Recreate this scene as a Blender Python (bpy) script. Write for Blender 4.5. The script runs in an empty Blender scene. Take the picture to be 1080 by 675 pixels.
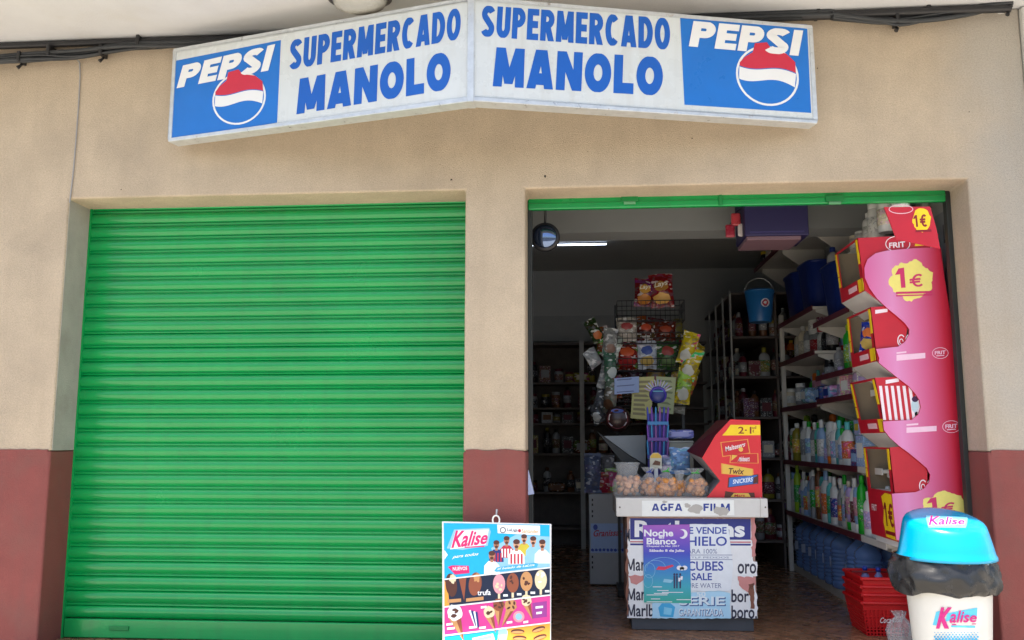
import bpy, bmesh, math, random
from mathutils import Vector, Matrix
from mathutils.bvhtree import BVHTree
from mathutils import noise as mnoise
R = math.radians
rnd = random.Random(7)
S = bpy.context.scene
COL = S.collection

# ------------------------------------------------------------------ survey of the photo
FOC, PCX, PCY = 915.0, 540.0, 337.5
CAM = Vector((0.0, -4.9, 1.16))
PITCH, YAW = R(7.9), R(-4.45)
cp, sp, cyw, syw = math.cos(PITCH), math.sin(PITCH), math.cos(YAW), math.sin(YAW)
FWD = Vector((syw * cp, cyw * cp, sp)); RGT = Vector((cyw, -syw, 0)); UPV = Vector((-syw * sp, -cyw * sp, cp))
def ray(px, py): return FWD + RGT * ((px - PCX) / FOC) + UPV * ((PCY - py) / FOC)
def P(px, py, y):                      # point of the wall-parallel plane y that the survey saw at (px, py)
    d = ray(px, py); return CAM + d * ((y - CAM.y) / d.y)
class Plane:
    def __init__(s, p, n):
        s.p = Vector(p); s.n = Vector(n).normalized()
        if s.n.dot(CAM - s.p) < 0: s.n = -s.n
    def at(s, q, off=0.0):
        d = ray(*q); t = (s.p - CAM).dot(s.n) / d.dot(s.n); return CAM + d * t + s.n * off
class Surf:                            # any built mesh, for print that follows a curved surface
    def __init__(s, mb): s.t = BVHTree.FromPolygons([tuple(v) for v in mb.v], mb.f); s.c = sum(mb.v, Vector()) / len(mb.v)
    def at(s, q, off=0.0):
        d = ray(*q).normalized(); l, n, i, _ = s.t.ray_cast(CAM, d)
        if l is None: l, n, i, _ = s.t.find_nearest(CAM + d * (s.c - CAM).length)      # just past the rim: the closest point of the rim
        if n.dot(d) > 0: n = -n
        return l + n * off

# ------------------------------------------------------------------ materials
def srgb(r, g, b):
    f = lambda c: (c / 255 / 12.92) if c / 255 <= .04045 else ((c / 255 + .055) / 1.055) ** 2.4
    return (f(r), f(g), f(b))
MATS = {}
def mat(name, col, rough=.6, metal=0., var=.06, vscale=8., bump=0., bscale=60., spec=.5, coat=0., objcol=False, stain=None, coords='Object', alpha=1.):
    if name in MATS: return MATS[name]
    m = bpy.data.materials.new(name); m.use_nodes = True; nt = m.node_tree; b = nt.nodes['Principled BSDF']
    b.inputs['Roughness'].default_value = rough; b.inputs['Metallic'].default_value = metal
    b.inputs['Specular IOR Level'].default_value = spec; b.inputs['Coat Weight'].default_value = coat
    tc = nt.nodes.new('ShaderNodeTexCoord')
    nz = nt.nodes.new('ShaderNodeTexNoise'); nz.inputs['Scale'].default_value = vscale; nz.inputs['Detail'].default_value = 9; nz.inputs['Roughness'].default_value = .62
    nt.links.new(tc.outputs[coords], nz.inputs['Vector'])
    mx = nt.nodes.new('ShaderNodeMix'); mx.data_type = 'RGBA'; mx.blend_type = 'MULTIPLY'; mx.inputs[0].default_value = 1.
    rp = nt.nodes.new('ShaderNodeMapRange'); rp.inputs[1].default_value = .3; rp.inputs[2].default_value = .7
    rp.inputs[3].default_value = 1 - var; rp.inputs[4].default_value = 1 + var
    nt.links.new(nz.outputs['Fac'], rp.inputs[0]); nt.links.new(rp.outputs[0], mx.inputs[7])
    if objcol:
        oi = nt.nodes.new('ShaderNodeObjectInfo'); nt.links.new(oi.outputs['Color'], mx.inputs[6])
    else: mx.inputs[6].default_value = (*col, 1)
    out = mx.outputs[2]
    if stain:
        sc, scol, lo, hi, amt = stain
        n2 = nt.nodes.new('ShaderNodeTexNoise'); n2.inputs['Scale'].default_value = sc; n2.inputs['Detail'].default_value = 7; n2.inputs['Roughness'].default_value = .62
        nt.links.new(tc.outputs[coords], n2.inputs['Vector'])
        r2 = nt.nodes.new('ShaderNodeMapRange'); r2.inputs[1].default_value = lo; r2.inputs[2].default_value = hi; r2.inputs[4].default_value = amt
        nt.links.new(n2.outputs['Fac'], r2.inputs[0])
        m2 = nt.nodes.new('ShaderNodeMix'); m2.data_type = 'RGBA'; m2.inputs[7].default_value = (*scol, 1)
        nt.links.new(r2.outputs[0], m2.inputs[0]); nt.links.new(out, m2.inputs[6]); out = m2.outputs[2]
    nt.links.new(out, b.inputs['Base Color'])
    # roughness breaks up a little everywhere
    rr = nt.nodes.new('ShaderNodeMapRange'); rr.inputs[3].default_value = max(.02, rough - .08); rr.inputs[4].default_value = min(1, rough + .08)
    nt.links.new(nz.outputs['Fac'], rr.inputs[0]); nt.links.new(rr.outputs[0], b.inputs['Roughness'])
    if bump:
        n3 = nt.nodes.new('ShaderNodeTexNoise'); n3.inputs['Scale'].default_value = bscale; n3.inputs['Detail'].default_value = 4
        nt.links.new(tc.outputs[coords], n3.inputs['Vector'])
        bp = nt.nodes.new('ShaderNodeBump'); bp.inputs['Strength'].default_value = bump; bp.inputs['Distance'].default_value = .01
        nt.links.new(n3.outputs['Fac'], bp.inputs['Height']); nt.links.new(bp.outputs[0], b.inputs['Normal'])
    MATS[name] = m; return m
def ink(r, g, b, rough=.45): return mat('ink_%d_%d_%d_%d' % (r, g, b, rough * 100), srgb(r, g, b), rough, var=.04, vscale=25)
def gradient(name, stops, axis='Z', rough=.4, diag=0.):
    """printed colour ramp across one printed sheet (0..1 of the sheet's own box)"""
    m = bpy.data.materials.new(name); m.use_nodes = True; nt = m.node_tree; b = nt.nodes['Principled BSDF']
    b.inputs['Roughness'].default_value = rough
    tc = nt.nodes.new('ShaderNodeTexCoord'); sx = nt.nodes.new('ShaderNodeSeparateXYZ'); nt.links.new(tc.outputs['Generated'], sx.inputs[0])
    cr = nt.nodes.new('ShaderNodeValToRGB'); e = cr.color_ramp.elements
    e[0].position = stops[0][0]; e[0].color = (*stops[0][1], 1); e[1].position = stops[-1][0]; e[1].color = (*stops[-1][1], 1)
    for p, c in stops[1:-1]: k = e.new(p); k.color = (*c, 1)
    ma = nt.nodes.new('ShaderNodeMath'); ma.operation = 'MULTIPLY_ADD'; ma.inputs[1].default_value = diag
    nt.links.new(sx.outputs['Z' if axis == 'X' else 'X'], ma.inputs[0]); nt.links.new(sx.outputs[axis], ma.inputs[2])
    nt.links.new(ma.outputs[0], cr.inputs[0]); nt.links.new(cr.outputs[0], b.inputs['Base Color']); return m
def film(name, tint=(1, 1, 1), amount=.75, rough=.12):
    """thin clear plastic: partly see-through, partly shiny"""
    m = bpy.data.materials.new(name); m.use_nodes = True; nt = m.node_tree; b = nt.nodes['Principled BSDF']
    b.inputs['Base Color'].default_value = (*tint, 1); b.inputs['Roughness'].default_value = rough; b.inputs['Alpha'].default_value = 1 - amount
    tc = nt.nodes.new('ShaderNodeTexCoord'); n3 = nt.nodes.new('ShaderNodeTexNoise'); n3.inputs['Scale'].default_value = 30; n3.inputs['Detail'].default_value = 3
    bp = nt.nodes.new('ShaderNodeBump'); bp.inputs['Strength'].default_value = .5; bp.inputs['Distance'].default_value = .01
    nt.links.new(tc.outputs['Object'], n3.inputs['Vector']); nt.links.new(n3.outputs['Fac'], bp.inputs['Height']); nt.links.new(bp.outputs[0], b.inputs['Normal'])
    return m

# plaster: sandy beige render, trowel marks, grey and rust stains
PLASTER = mat('beige_plaster', (.55, .452, .333), .92, var=.10, vscale=3.5, bump=.6, bscale=190, spec=.2, stain=(1.6, (.40, .33, .25), .5, .72, .6))
def weather(m, lo, hi, col, amt):      # this end of the wall was re-rendered in a greyer mix
    nt = m.node_tree; b = nt.nodes['Principled BSDF']; src = b.inputs['Base Color'].links[0].from_socket
    tc = nt.nodes.new('ShaderNodeTexCoord'); sx = nt.nodes.new('ShaderNodeSeparateXYZ'); nt.links.new(tc.outputs['Object'], sx.inputs[0])
    nz = nt.nodes.new('ShaderNodeTexNoise'); nz.inputs['Scale'].default_value = 2.5; nz.inputs['Detail'].default_value = 6; nt.links.new(tc.outputs['Object'], nz.inputs['Vector'])
    ma = nt.nodes.new('ShaderNodeMath'); ma.operation = 'MULTIPLY_ADD'; ma.inputs[1].default_value = .5; nt.links.new(nz.outputs['Fac'], ma.inputs[0]); nt.links.new(sx.outputs['X'], ma.inputs[2])
    mr = nt.nodes.new('ShaderNodeMapRange'); mr.inputs[1].default_value = lo; mr.inputs[2].default_value = hi; mr.inputs[4].default_value = amt; mr.interpolation_type = 'SMOOTHSTEP'; nt.links.new(ma.outputs[0], mr.inputs[0])
    n4 = nt.nodes.new('ShaderNodeTexNoise'); n4.inputs['Scale'].default_value = 95; n4.inputs['Detail'].default_value = 3; nt.links.new(tc.outputs['Object'], n4.inputs['Vector'])
    r4 = nt.nodes.new('ShaderNodeMapRange'); r4.inputs[1].default_value = .35; r4.inputs[2].default_value = .65; r4.inputs[3].default_value = .925; r4.inputs[4].default_value = 1.055; nt.links.new(n4.outputs['Fac'], r4.inputs[0])
    mx = nt.nodes.new('ShaderNodeMix'); mx.data_type = 'RGBA'; mx.inputs[7].default_value = (*col, 1); nt.links.new(mr.outputs[0], mx.inputs[0]); nt.links.new(src, mx.inputs[6])
    m4 = nt.nodes.new('ShaderNodeMix'); m4.data_type = 'RGBA'; m4.blend_type = 'MULTIPLY'; m4.inputs[0].default_value = 1.; nt.links.new(mx.outputs[2], m4.inputs[6]); nt.links.new(r4.outputs[0], m4.inputs[7])
    nt.links.new(m4.outputs[2], b.inputs['Base Color'])
weather(PLASTER, 2.2, 2.75, (.42, .40, .36), .75)
GREYPLASTER = mat('grey_cement', (.41, .385, .34), .92, var=.10, vscale=6, bump=.5, bscale=160, spec=.2, stain=(5, (.3, .27, .23), .52, .7, .5))
DADO = mat('dull_red_masonry_paint', (.235, .064, .056), .7, var=.10, vscale=5, bump=.35, bscale=170, spec=.35, stain=(3.2, (.20, .085, .07), .48, .72, .7))
SOFFIT = mat('white_soffit_paint', (.62, .635, .65), .85, var=.05, vscale=2.5, bump=.15, bscale=90, stain=(2.2, (.55, .54, .5), .52, .75, .5))
GREEN = mat('green_shutter_enamel', (.001, .31, .070), .25, var=.10, vscale=2.2, bump=.05, bscale=30, spec=.5, coat=.25, stain=(5, (.012, .21, .06), .55, .78, .45))
DGREEN = mat('dark_green_enamel', (.004, .22, .05), .4, var=.12, vscale=8)
BLACK = mat('black_plastic', (.018, .018, .02), .45, var=.2, vscale=20)
CABLE = mat('grey_black_cable', (.034, .038, .042), .5, var=.2, vscale=12)
WIRE = mat('black_wire', (.02, .02, .022), .4, metal=.3)
ALU = mat('aluminium', (.72, .73, .74), .32, metal=.9, var=.1, vscale=14, stain=(14, (.35, .3, .25), .6, .75, .6))
STEEL = mat('dull_steel', (.45, .46, .47), .45, metal=.8, var=.1)
SIGNWHITE = mat('aged_sign_acrylic', srgb(214, 220, 220), .28, var=.03, vscale=6, spec=.5, stain=(5, srgb(205, 205, 198), .55, .75, .5))
SHELF = mat('cream_shelf_enamel', (.62, .60, .55), .5, var=.06, vscale=4)
STRIP = mat('maroon_price_strip', (.12, .018, .03), .4, var=.15, vscale=15)
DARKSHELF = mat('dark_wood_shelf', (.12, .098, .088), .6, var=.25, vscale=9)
GREYPOST = mat('grey_shelf_post', (.5, .5, .48), .5, var=.1)
INWALL = mat('grey_white_interior_paint', (.50, .51, .49), .85, var=.05, vscale=2, bump=.1)
OBJ = mat('coloured_plastic', (1, 1, 1), .35, var=.06, vscale=14, objcol=True)
CARD = mat('coloured_card', (1, 1, 1), .6, var=.05, vscale=18, objcol=True)
FOIL = mat('coloured_foil', (1, 1, 1), .28, var=.12, vscale=22, objcol=True, bump=.25, bscale=22)
def streaks(m, col, amt, sx=9., sz=.7):
    nt = m.node_tree; b = nt.nodes['Principled BSDF']; src = b.inputs['Base Color'].links[0].from_socket
    tc = nt.nodes.new('ShaderNodeTexCoord'); mp = nt.nodes.new('ShaderNodeMapping'); mp.inputs['Scale'].default_value = (sx, sx, sz); nt.links.new(tc.outputs['Object'], mp.inputs[0])
    nz = nt.nodes.new('ShaderNodeTexNoise'); nz.inputs['Scale'].default_value = 2.; nz.inputs['Detail'].default_value = 6; nt.links.new(mp.outputs[0], nz.inputs['Vector'])
    mr = nt.nodes.new('ShaderNodeMapRange'); mr.inputs[1].default_value = .5; mr.inputs[2].default_value = .75; mr.inputs[4].default_value = amt; nt.links.new(nz.outputs['Fac'], mr.inputs[0])
    mx = nt.nodes.new('ShaderNodeMix'); mx.data_type = 'RGBA'; mx.inputs[7].default_value = (*col, 1); nt.links.new(mr.outputs[0], mx.inputs[0]); nt.links.new(src, mx.inputs[6]); nt.links.new(mx.outputs[2], b.inputs['Base Color'])
streaks(SIGNWHITE, srgb(186, 186, 178), .3); streaks(PLASTER, (.40, .32, .23), .22, 5., .5); streaks(DADO, (.18, .08, .07), .3, 6., .6); streaks(GREEN, (.012, .21, .06), .3, 7., .4)
BROWNCARD = mat('brown_cardboard', (.24, .185, .12), .8, var=.08)
WHITECARD = mat('white_card', (.78, .77, .74), .6, var=.04)
WHITEPL = mat('white_plastic', (.80, .81, .80), .32, var=.03, vscale=5)
def printed(name, rough, scale, bump=0., dark=.25):
    """packaging print: the object's own colour broken by pale and dark blotches and bands"""
    m = bpy.data.materials.new(name); m.use_nodes = True; nt = m.node_tree; b = nt.nodes['Principled BSDF']; L = nt.links.new
    b.inputs['Roughness'].default_value = rough; oi = nt.nodes.new('ShaderNodeObjectInfo'); tc = nt.nodes.new('ShaderNodeTexCoord')
    ad = nt.nodes.new('ShaderNodeVectorMath'); ad.operation = 'ADD'; L(tc.outputs['Object'], ad.inputs[0]); sc_ = nt.nodes.new('ShaderNodeMath'); sc_.operation = 'MULTIPLY'; sc_.inputs[1].default_value = 17.; L(oi.outputs['Random'], sc_.inputs[0]); L(sc_.outputs[0], ad.inputs[1])
    mp = nt.nodes.new('ShaderNodeMapping'); mp.inputs['Scale'].default_value = (1, 1, 1.9); L(ad.outputs[0], mp.inputs[0])
    nz = nt.nodes.new('ShaderNodeTexNoise'); nz.inputs['Scale'].default_value = scale; nz.inputs['Detail'].default_value = 2; nz.inputs['Distortion'].default_value = .6; L(mp.outputs[0], nz.inputs['Vector'])
    cr = nt.nodes.new('ShaderNodeValToRGB'); cr.color_ramp.interpolation = 'CONSTANT'; e = cr.color_ramp.elements; e[0].color = (0, 0, 0, 1); e[1].position = .56; e[1].color = (1, 1, 1, 1)
    L(nz.outputs['Fac'], cr.inputs[0])
    m1 = nt.nodes.new('ShaderNodeMix'); m1.data_type = 'RGBA'; L(cr.outputs[0], m1.inputs[0]); L(oi.outputs['Color'], m1.inputs[6])
    h = nt.nodes.new('ShaderNodeHueSaturation'); hm = nt.nodes.new('ShaderNodeMath'); hm.operation = 'MULTIPLY_ADD'; hm.inputs[1].default_value = .5; hm.inputs[2].default_value = .3; L(oi.outputs['Random'], hm.inputs[0]); L(hm.outputs[0], h.inputs['Hue']); h.inputs['Value'].default_value = 1.1; h.inputs['Saturation'].default_value = .9; L(oi.outputs['Color'], h.inputs['Color']); L(h.outputs[0], m1.inputs[7])
    n2 = nt.nodes.new('ShaderNodeTexNoise'); n2.inputs['Scale'].default_value = scale*2.3; n2.inputs['Detail'].default_value = 1; L(mp.outputs[0], n2.inputs['Vector'])
    c2 = nt.nodes.new('ShaderNodeValToRGB'); c2.color_ramp.interpolation = 'CONSTANT'; e = c2.color_ramp.elements; e[0].color = (dark, dark, dark*1.2, 1); e[1].position = .40; e[1].color = (0, 0, 0, 1); k = e.new(.62); k.color = (1, 1, 1, 1)
    L(n2.outputs['Fac'], c2.inputs[0])
    gt = nt.nodes.new('ShaderNodeMath'); gt.operation = 'ABSOLUTE'; sb = nt.nodes.new('ShaderNodeMath'); sb.operation = 'SUBTRACT'; sb.inputs[1].default_value = .51; L(n2.outputs['Fac'], sb.inputs[0]); L(sb.outputs[0], gt.inputs[0])
    g2 = nt.nodes.new('ShaderNodeMath'); g2.operation = 'GREATER_THAN'; g2.inputs[1].default_value = .11; L(gt.outputs[0], g2.inputs[0])
    g3 = nt.nodes.new('ShaderNodeMath'); g3.operation = 'MULTIPLY'; g3.inputs[1].default_value = .5; L(g2.outputs[0], g3.inputs[0])
    m2 = nt.nodes.new('ShaderNodeMix'); m2.data_type = 'RGBA'; L(g3.outputs[0], m2.inputs[0]); L(m1.outputs[2], m2.inputs[6]); L(c2.outputs[0], m2.inputs[7]); L(m2.outputs[2], b.inputs['Base Color'])
    if bump:
        n3 = nt.nodes.new('ShaderNodeTexNoise'); n3.inputs['Scale'].default_value = 24; n3.inputs['Detail'].default_value = 3; L(ad.outputs[0], n3.inputs['Vector'])
        bp = nt.nodes.new('ShaderNodeBump'); bp.inputs['Strength'].default_value = bump; bp.inputs['Distance'].default_value = .02; L(n3.outputs['Fac'], bp.inputs['Height']); L(bp.outputs[0], b.inputs['Normal'])
    return m
PRINT = printed('product_label_print', .45, 26)
FOILP = printed('printed_crisp_foil', .22, 8.5, .6, .1)
CLEAR = film('clear_film', (.9, .93, .95), .72, .16)
CLEARBLUE = film('clear_blue_film', (.55, .7, .95), .55, .18)
WATERPET = film('pale_blue_bottle_plastic', (.20, .34, .68), .48, .12)

# ------------------------------------------------------------------ mesh builder
class MB:
    def __init__(s): s.v, s.f, s.m, s.s = [], [], [], []
    def add(s, vs, fs, m=0, sm=False):
        o = len(s.v); s.v += [Vector(v) for v in vs]
        for f in fs: s.f.append([i + o for i in f]); s.m.append(m); s.s.append(sm)
    def box(s, a, b, m=0):
        x0, y0, z0 = a; x1, y1, z1 = b
        s.add([(x0,y0,z0),(x1,y0,z0),(x1,y1,z0),(x0,y1,z0),(x0,y0,z1),(x1,y0,z1),(x1,y1,z1),(x0,y1,z1)],
              [(3,2,1,0),(4,5,6,7),(0,1,5,4),(1,2,6,5),(2,3,7,6),(3,0,4,7)], m)
    def hexa(s, p, m=0): s.add(p, [(3,2,1,0),(4,5,6,7),(0,1,5,4),(1,2,6,5),(2,3,7,6),(3,0,4,7)], m)
    def slab(s, pts, off, m=0, mside=None):          # polygon (3-D points) given thickness along vector off
        n = len(pts); a = [Vector(p) for p in pts]; b = [p + Vector(off) for p in a]
        s.add(a + b, [list(range(n)), list(range(2*n-1, n-1, -1))], m)
        s.add(a + b, [(i, (i+1) % n, n+(i+1) % n, n+i)[::-1] for i in range(n)], m if mside is None else mside)
    def tube(s, pts, r, n=8, m=0, caps=True):
        pts = [Vector(p) for p in pts]; rings = []
        t0 = (pts[1]-pts[0]).normalized(); a = t0.orthogonal().normalized()
        for i, p in enumerate(pts):
            t = (pts[min(i+1, len(pts)-1)] - pts[max(i-1, 0)]).normalized()
            a = (a - t*a.dot(t)).normalized(); b = t.cross(a); rr = r[i] if isinstance(r, (list, tuple)) else r
            rings.append([p + a*math.cos(2*math.pi*k/n)*rr + b*math.sin(2*math.pi*k/n)*rr for k in range(n)])
        vs = [v for g in rings for v in g]
        fs = [(i*n+k, i*n+(k+1) % n, (i+1)*n+(k+1) % n, (i+1)*n+k) for i in range(len(pts)-1) for k in range(n)]
        s.add(vs, fs, m, True)
        if caps: s.add(rings[0], [list(range(n-1, -1, -1))], m); s.add(rings[-1], [list(range(n))], m)
    def lathe(s, prof, c=(0,0,0), n=20, m=0, sx=1., sy=1., sm=True, mats=None, wob=None, pw=2.):
        c = Vector(c); vs = []
        for (r, z) in prof:
            for k in range(n):
                t = 2*math.pi*k/n; ct, st = math.cos(t), math.sin(t)
                q = (abs(ct)**pw + abs(st)**pw)**(-1/pw)
                p = Vector((r*ct*q*sx, r*st*q*sy, z))
                if wob: p += wob(p, t, z)
                vs.append(c + p)
        o = len(s.v); s.v += vs
        for i in range(len(prof)-1):
            for k in range(n):
                s.f.append([o+i*n+k, o+i*n+(k+1) % n, o+(i+1)*n+(k+1) % n, o+(i+1)*n+k]); s.m.append(mats[i] if mats else m); s.s.append(sm)
        if prof[0][0] > 1e-4: s.f.append([o+k for k in range(n-1, -1, -1)]); s.m.append(mats[0] if mats else m); s.s.append(False)
        if prof[-1][0] > 1e-4: s.f.append([o+(len(prof)-1)*n+k for k in range(n)]); s.m.append(mats[-1] if mats else m); s.s.append(False)
    # ---- flat print on a surface
    def poly(s, sf, pts, m=0, off=.001): s.add([sf.at(p, off) for p in pts], [list(range(len(pts)))], m)
    def quad(s, sf, x0, y0, x1, y1, m=0, off=.001): s.poly(sf, [(x0,y1),(x1,y1),(x1,y0),(x0,y0)], m, off)
    def disc(s, sf, x, y, rx, ry=None, m=0, off=.001, n=22, rot=0., rag=0.):
        ry = ry or rx; pts = []; rg = random.Random(int(x*7+y*13))
        for k in range(n):
            t = 2*math.pi*k/n; q = 1 + (rag*(1.5*mnoise.noise(Vector((math.cos(t)*2.2+x, math.sin(t)*2.2+y, .3))) + 1.1*mnoise.noise(Vector((math.cos(t)*6+x, math.sin(t)*6, y)))) if rag else 0); a, b = rx*q*math.cos(t), -ry*q*math.sin(t)
            pts.append((x + a*math.cos(rot)-b*math.sin(rot), y + a*math.sin(rot)+b*math.cos(rot)))
        s.poly(sf, pts, m, off)
    def ring(s, sf, x, y, rx, ry, w, m=0, off=.001, n=26, a0=0., a1=360.):
        o = [];i = []
        for k in range(n+1):
            t = R(a0 + (a1-a0)*k/n); o.append(sf.at((x+rx*math.cos(t), y-ry*math.sin(t)), off)); i.append(sf.at((x+(rx-w)*math.cos(t), y-(ry-w)*math.sin(t)), off))
        s.add(o+i, [(k, k+1, n+2+k, n+1+k) for k in range(n)], m)
    def patch(s, sf, q, m=0, off=.001, nx=10, ny=4, cut=.0):
        o = [sf.at(bil(q, cut*(1-min(1, 4*min(j/ny, 1-j/ny)))*(1-2*i/nx) + i/nx, j/ny), off) for j in range(ny+1) for i in range(nx+1)]
        s.add(o, [(j*(nx+1)+i, j*(nx+1)+i+1, (j+1)*(nx+1)+i+1, (j+1)*(nx+1)+i) for j in range(ny) for i in range(nx)], m)
    def text(s, sf, body, q, m=0, off=.0016, bold=.012, shear=0.):
        """letters stretched into the four photo corners q = bottom-left, bottom-right, top-right, top-left"""
        vs, fs = glyphs(body, bold, shear); s.add([sf.at(bil(q, u, v), off) for u, v in vs], fs, m)
    def heavy(s, sf, body, q, m=0, off=.0016, w=.62, st=.23, gap=.07):
        vs, fs = block(body, w, st, gap)
        s.add([sf.at(bil(q, u, v), off + l*4e-5) for u, v, l in vs], fs, m)
    def build(s, name, mats, parent=None, bevel=0., seg=2, smooth=None, subd=0, color=None):
        me = bpy.data.meshes.new(name); me.from_pydata([tuple(v) for v in s.v], [], s.f)
        for k in (mats if isinstance(mats, (list, tuple)) else [mats]): me.materials.append(k)
        for i, p in enumerate(me.polygons): p.material_index = s.m[i]; p.use_smooth = s.s[i]
        if bevel:
            bm = bmesh.new(); bm.from_mesh(me); bmesh.ops.remove_doubles(bm, verts=bm.verts, dist=1e-5); bmesh.ops.recalc_face_normals(bm, faces=bm.faces); bm.to_mesh(me); bm.free()
        me.update(); o = bpy.data.objects.new(name, me); COL.objects.link(o)
        if bevel:
            b = o.modifiers.new('edge', 'BEVEL'); b.width = bevel; b.segments = seg; b.limit_method = 'ANGLE'; b.angle_limit = R(35)
        if color: o.color = (*color, 1)
        if parent is not None:
            o.parent = parent; o.matrix_parent_inverse = Matrix.Translation(-parent.location)
        return o
def bil(q, u, v):
    (ax, ay), (bx, by), (cx, cy), (dx, dy) = q
    return ((ax*(1-u)+bx*u)*(1-v)+(dx*(1-u)+cx*u)*v, (ay*(1-u)+by*u)*(1-v)+(dy*(1-u)+cy*u)*v)
def rect(x0, y0, x1, y1): return [(x0, y1), (x1, y1), (x1, y0), (x0, y0)]
GL = {}
def glyphs(body, bold, shear):
    k = (body, bold, shear)
    if k in GL: return GL[k]
    c = bpy.data.curves.new('lettering', 'FONT'); c.body = body; c.offset = bold; c.shear = shear; c.resolution_u = 3
    o = bpy.data.objects.new('lettering', c); COL.objects.link(o)
    dg = bpy.context.evaluated_depsgraph_get(); dg.update(); me = bpy.data.meshes.new_from_object(o.evaluated_get(dg))
    vs = [(v.co.x, v.co.y) for v in me.vertices]; fs = [list(p.vertices) for p in me.polygons]
    bpy.data.objects.remove(o); bpy.data.curves.remove(c); bpy.data.meshes.remove(me)
    x0 = min(v[0] for v in vs); x1 = max(v[0] for v in vs); y0 = min(v[1] for v in vs); y1 = max(v[1] for v in vs)
    GL[k] = ([((x-x0)/(x1-x0), (y-y0)/(y1-y0)) for x, y in vs], fs); return GL[k]
def arc(cx, cy, rx, ry, a0, a1, n=10): return [(cx+rx*math.cos(R(a0+(a1-a0)*i/n)), cy+ry*math.sin(R(a0+(a1-a0)*i/n))) for i in range(n+1)]
def stroke(pts, w):
    pts = [Vector(p) for p in pts]; L = []; Rr = []
    for i, p in enumerate(pts):
        a = (p - pts[i-1]).normalized() if i else None; b = (pts[i+1]-p).normalized() if i < len(pts)-1 else None
        a = a or b; b = b or a; na = Vector((-a.y, a.x)); nb = Vector((-b.y, b.x)); n = (na+nb).normalized(); k = min(1.6, 1/max(.3, n.dot(na)))
        L.append(p+n*w/2*k); Rr.append(p-n*w/2*k)
    vs = L + Rr; N = len(pts); return vs, [(i+N, i+1+N, i+1, i) for i in range(N-1)]
def diag(x0, y0, x1, y1, w): return ('d', x0, y0, x1, y1, w)
def letter(ch, w, s):
    h = s/2; k = s*1.02
    b = .30
    D = {
     'S': [arc(w/2, .745, w/2-h, .255-h*.9, 20, 90, 5) + arc(w/2, .735, w/2-h*1.05, .265-h*.9, 100, 230, 9) + arc(w/2, .265, w/2-h*1.05, .265-h*.9, 50, -80, 9) + arc(w/2, .255, w/2-h, .255-h*.9, -90, -160, 5)],
     'U': [[(h, 1), (h, .34)] + arc(w/2, .34, w/2-h, .34-h*.9, 180, 360, 12)[1:-1] + [(w-h, .34), (w-h, 1)]],
     'P': [[(h, 0), (h, 1)], [(h, 1-h*.9)] + arc(w-b, .69, b-h, .31-h*.9, 90, -90, 10) + [(h, .38+h*.9)]],
     'E': [[(h, 0), (h, 1)], [(h, 1-h*.85), (w, 1-h*.85)], [(h, .5), (w*.94, .5)], [(h, h*.85), (w, h*.85)]],
     'R': [[(h, 0), (h, 1)], [(h, 1-h*.9)] + arc(w-b, .70, b-h, .30-h*.9, 90, -90, 10) + [(h, .40+h*.9)], diag(w*.52, .46, w-h*1.02, 0, s*1.1)],
     'M': [diag(h*1.25, 1, h, 0, s), diag(h*1.45, 1, w/2, .08, s*.92), diag(w-h*1.45, 1, w/2, .08, s*.92), diag(w-h*1.25, 1, w-h, 0, s)],
     'C': [arc(w/2+.02, .5, w/2-h, .5-h*.9, 48, 312, 20)],
     'A': [diag(w/2-h*.3, 1, h, 0, s), diag(w/2+h*.3, 1, w-h, 0, s), [(w*.25, .25), (w*.75, .25)]],
     'D': [[(h, 0), (h, 1)], [(h, 1-h*.9), (w*.40, 1-h*.9)] + arc(w*.40, .5, w*.60-h, .5-h*.9, 84, -84, 14) + [(w*.40, h*.9), (h, h*.9)]],
     'O': [('o',) + tuple(arc(w/2, .5, w/2-h, .5-h*.9, 0, 360, 32)[:-1])],
     'N': [[(h, 0), (h, 1)], diag(h*1.1, 1, w-h*1.1, 0, s), [(w-h, 0), (w-h, 1)]],
     'L': [[(h, 0), (h, 1)], [(h, h*.85), (w, h*.85)]],
     'I': [[(h, 0), (h, 1)]],
     'G': [arc(w/2, .5, w/2-h, .5-h*.9, 45, 335, 18), [(w*.55, .43), (w-h*.6, .43)], [(w-h*.9, .5), (w-h*.9, .1)]],
     'F': [[(h, 0), (h, 1)], [(h, 1-h*.85), (w, 1-h*.85)], [(h, .5), (w*.9, .5)]],
     'T': [[(w/2, 0), (w/2, 1)], [(0, 1-h), (w, 1-h)]],
     '1': [[(w*.62, 0), (w*.62, 1)], diag(w*.62-h*.4, 1, w*.14, .70, s*1.05)],
     '€': [arc(w*.58, .5, w*.42-h, .5-h*.9, 50, 310, 18), [(0, .6), (w*.72, .6)], [(0, .4), (w*.68, .4)]],
    }
    return D[ch]
WID = {'M': 1.3, 'I': .42, 'A': 1.12, 'O': 1.12, 'N': 1.08, 'L': .84, 'E': .84, 'D': 1.05, 'C': 1.05, 'S': .98, 'P': .95, 'R': 1.0, 'F': .8, '1': .7, '€': 1.1}
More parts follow.
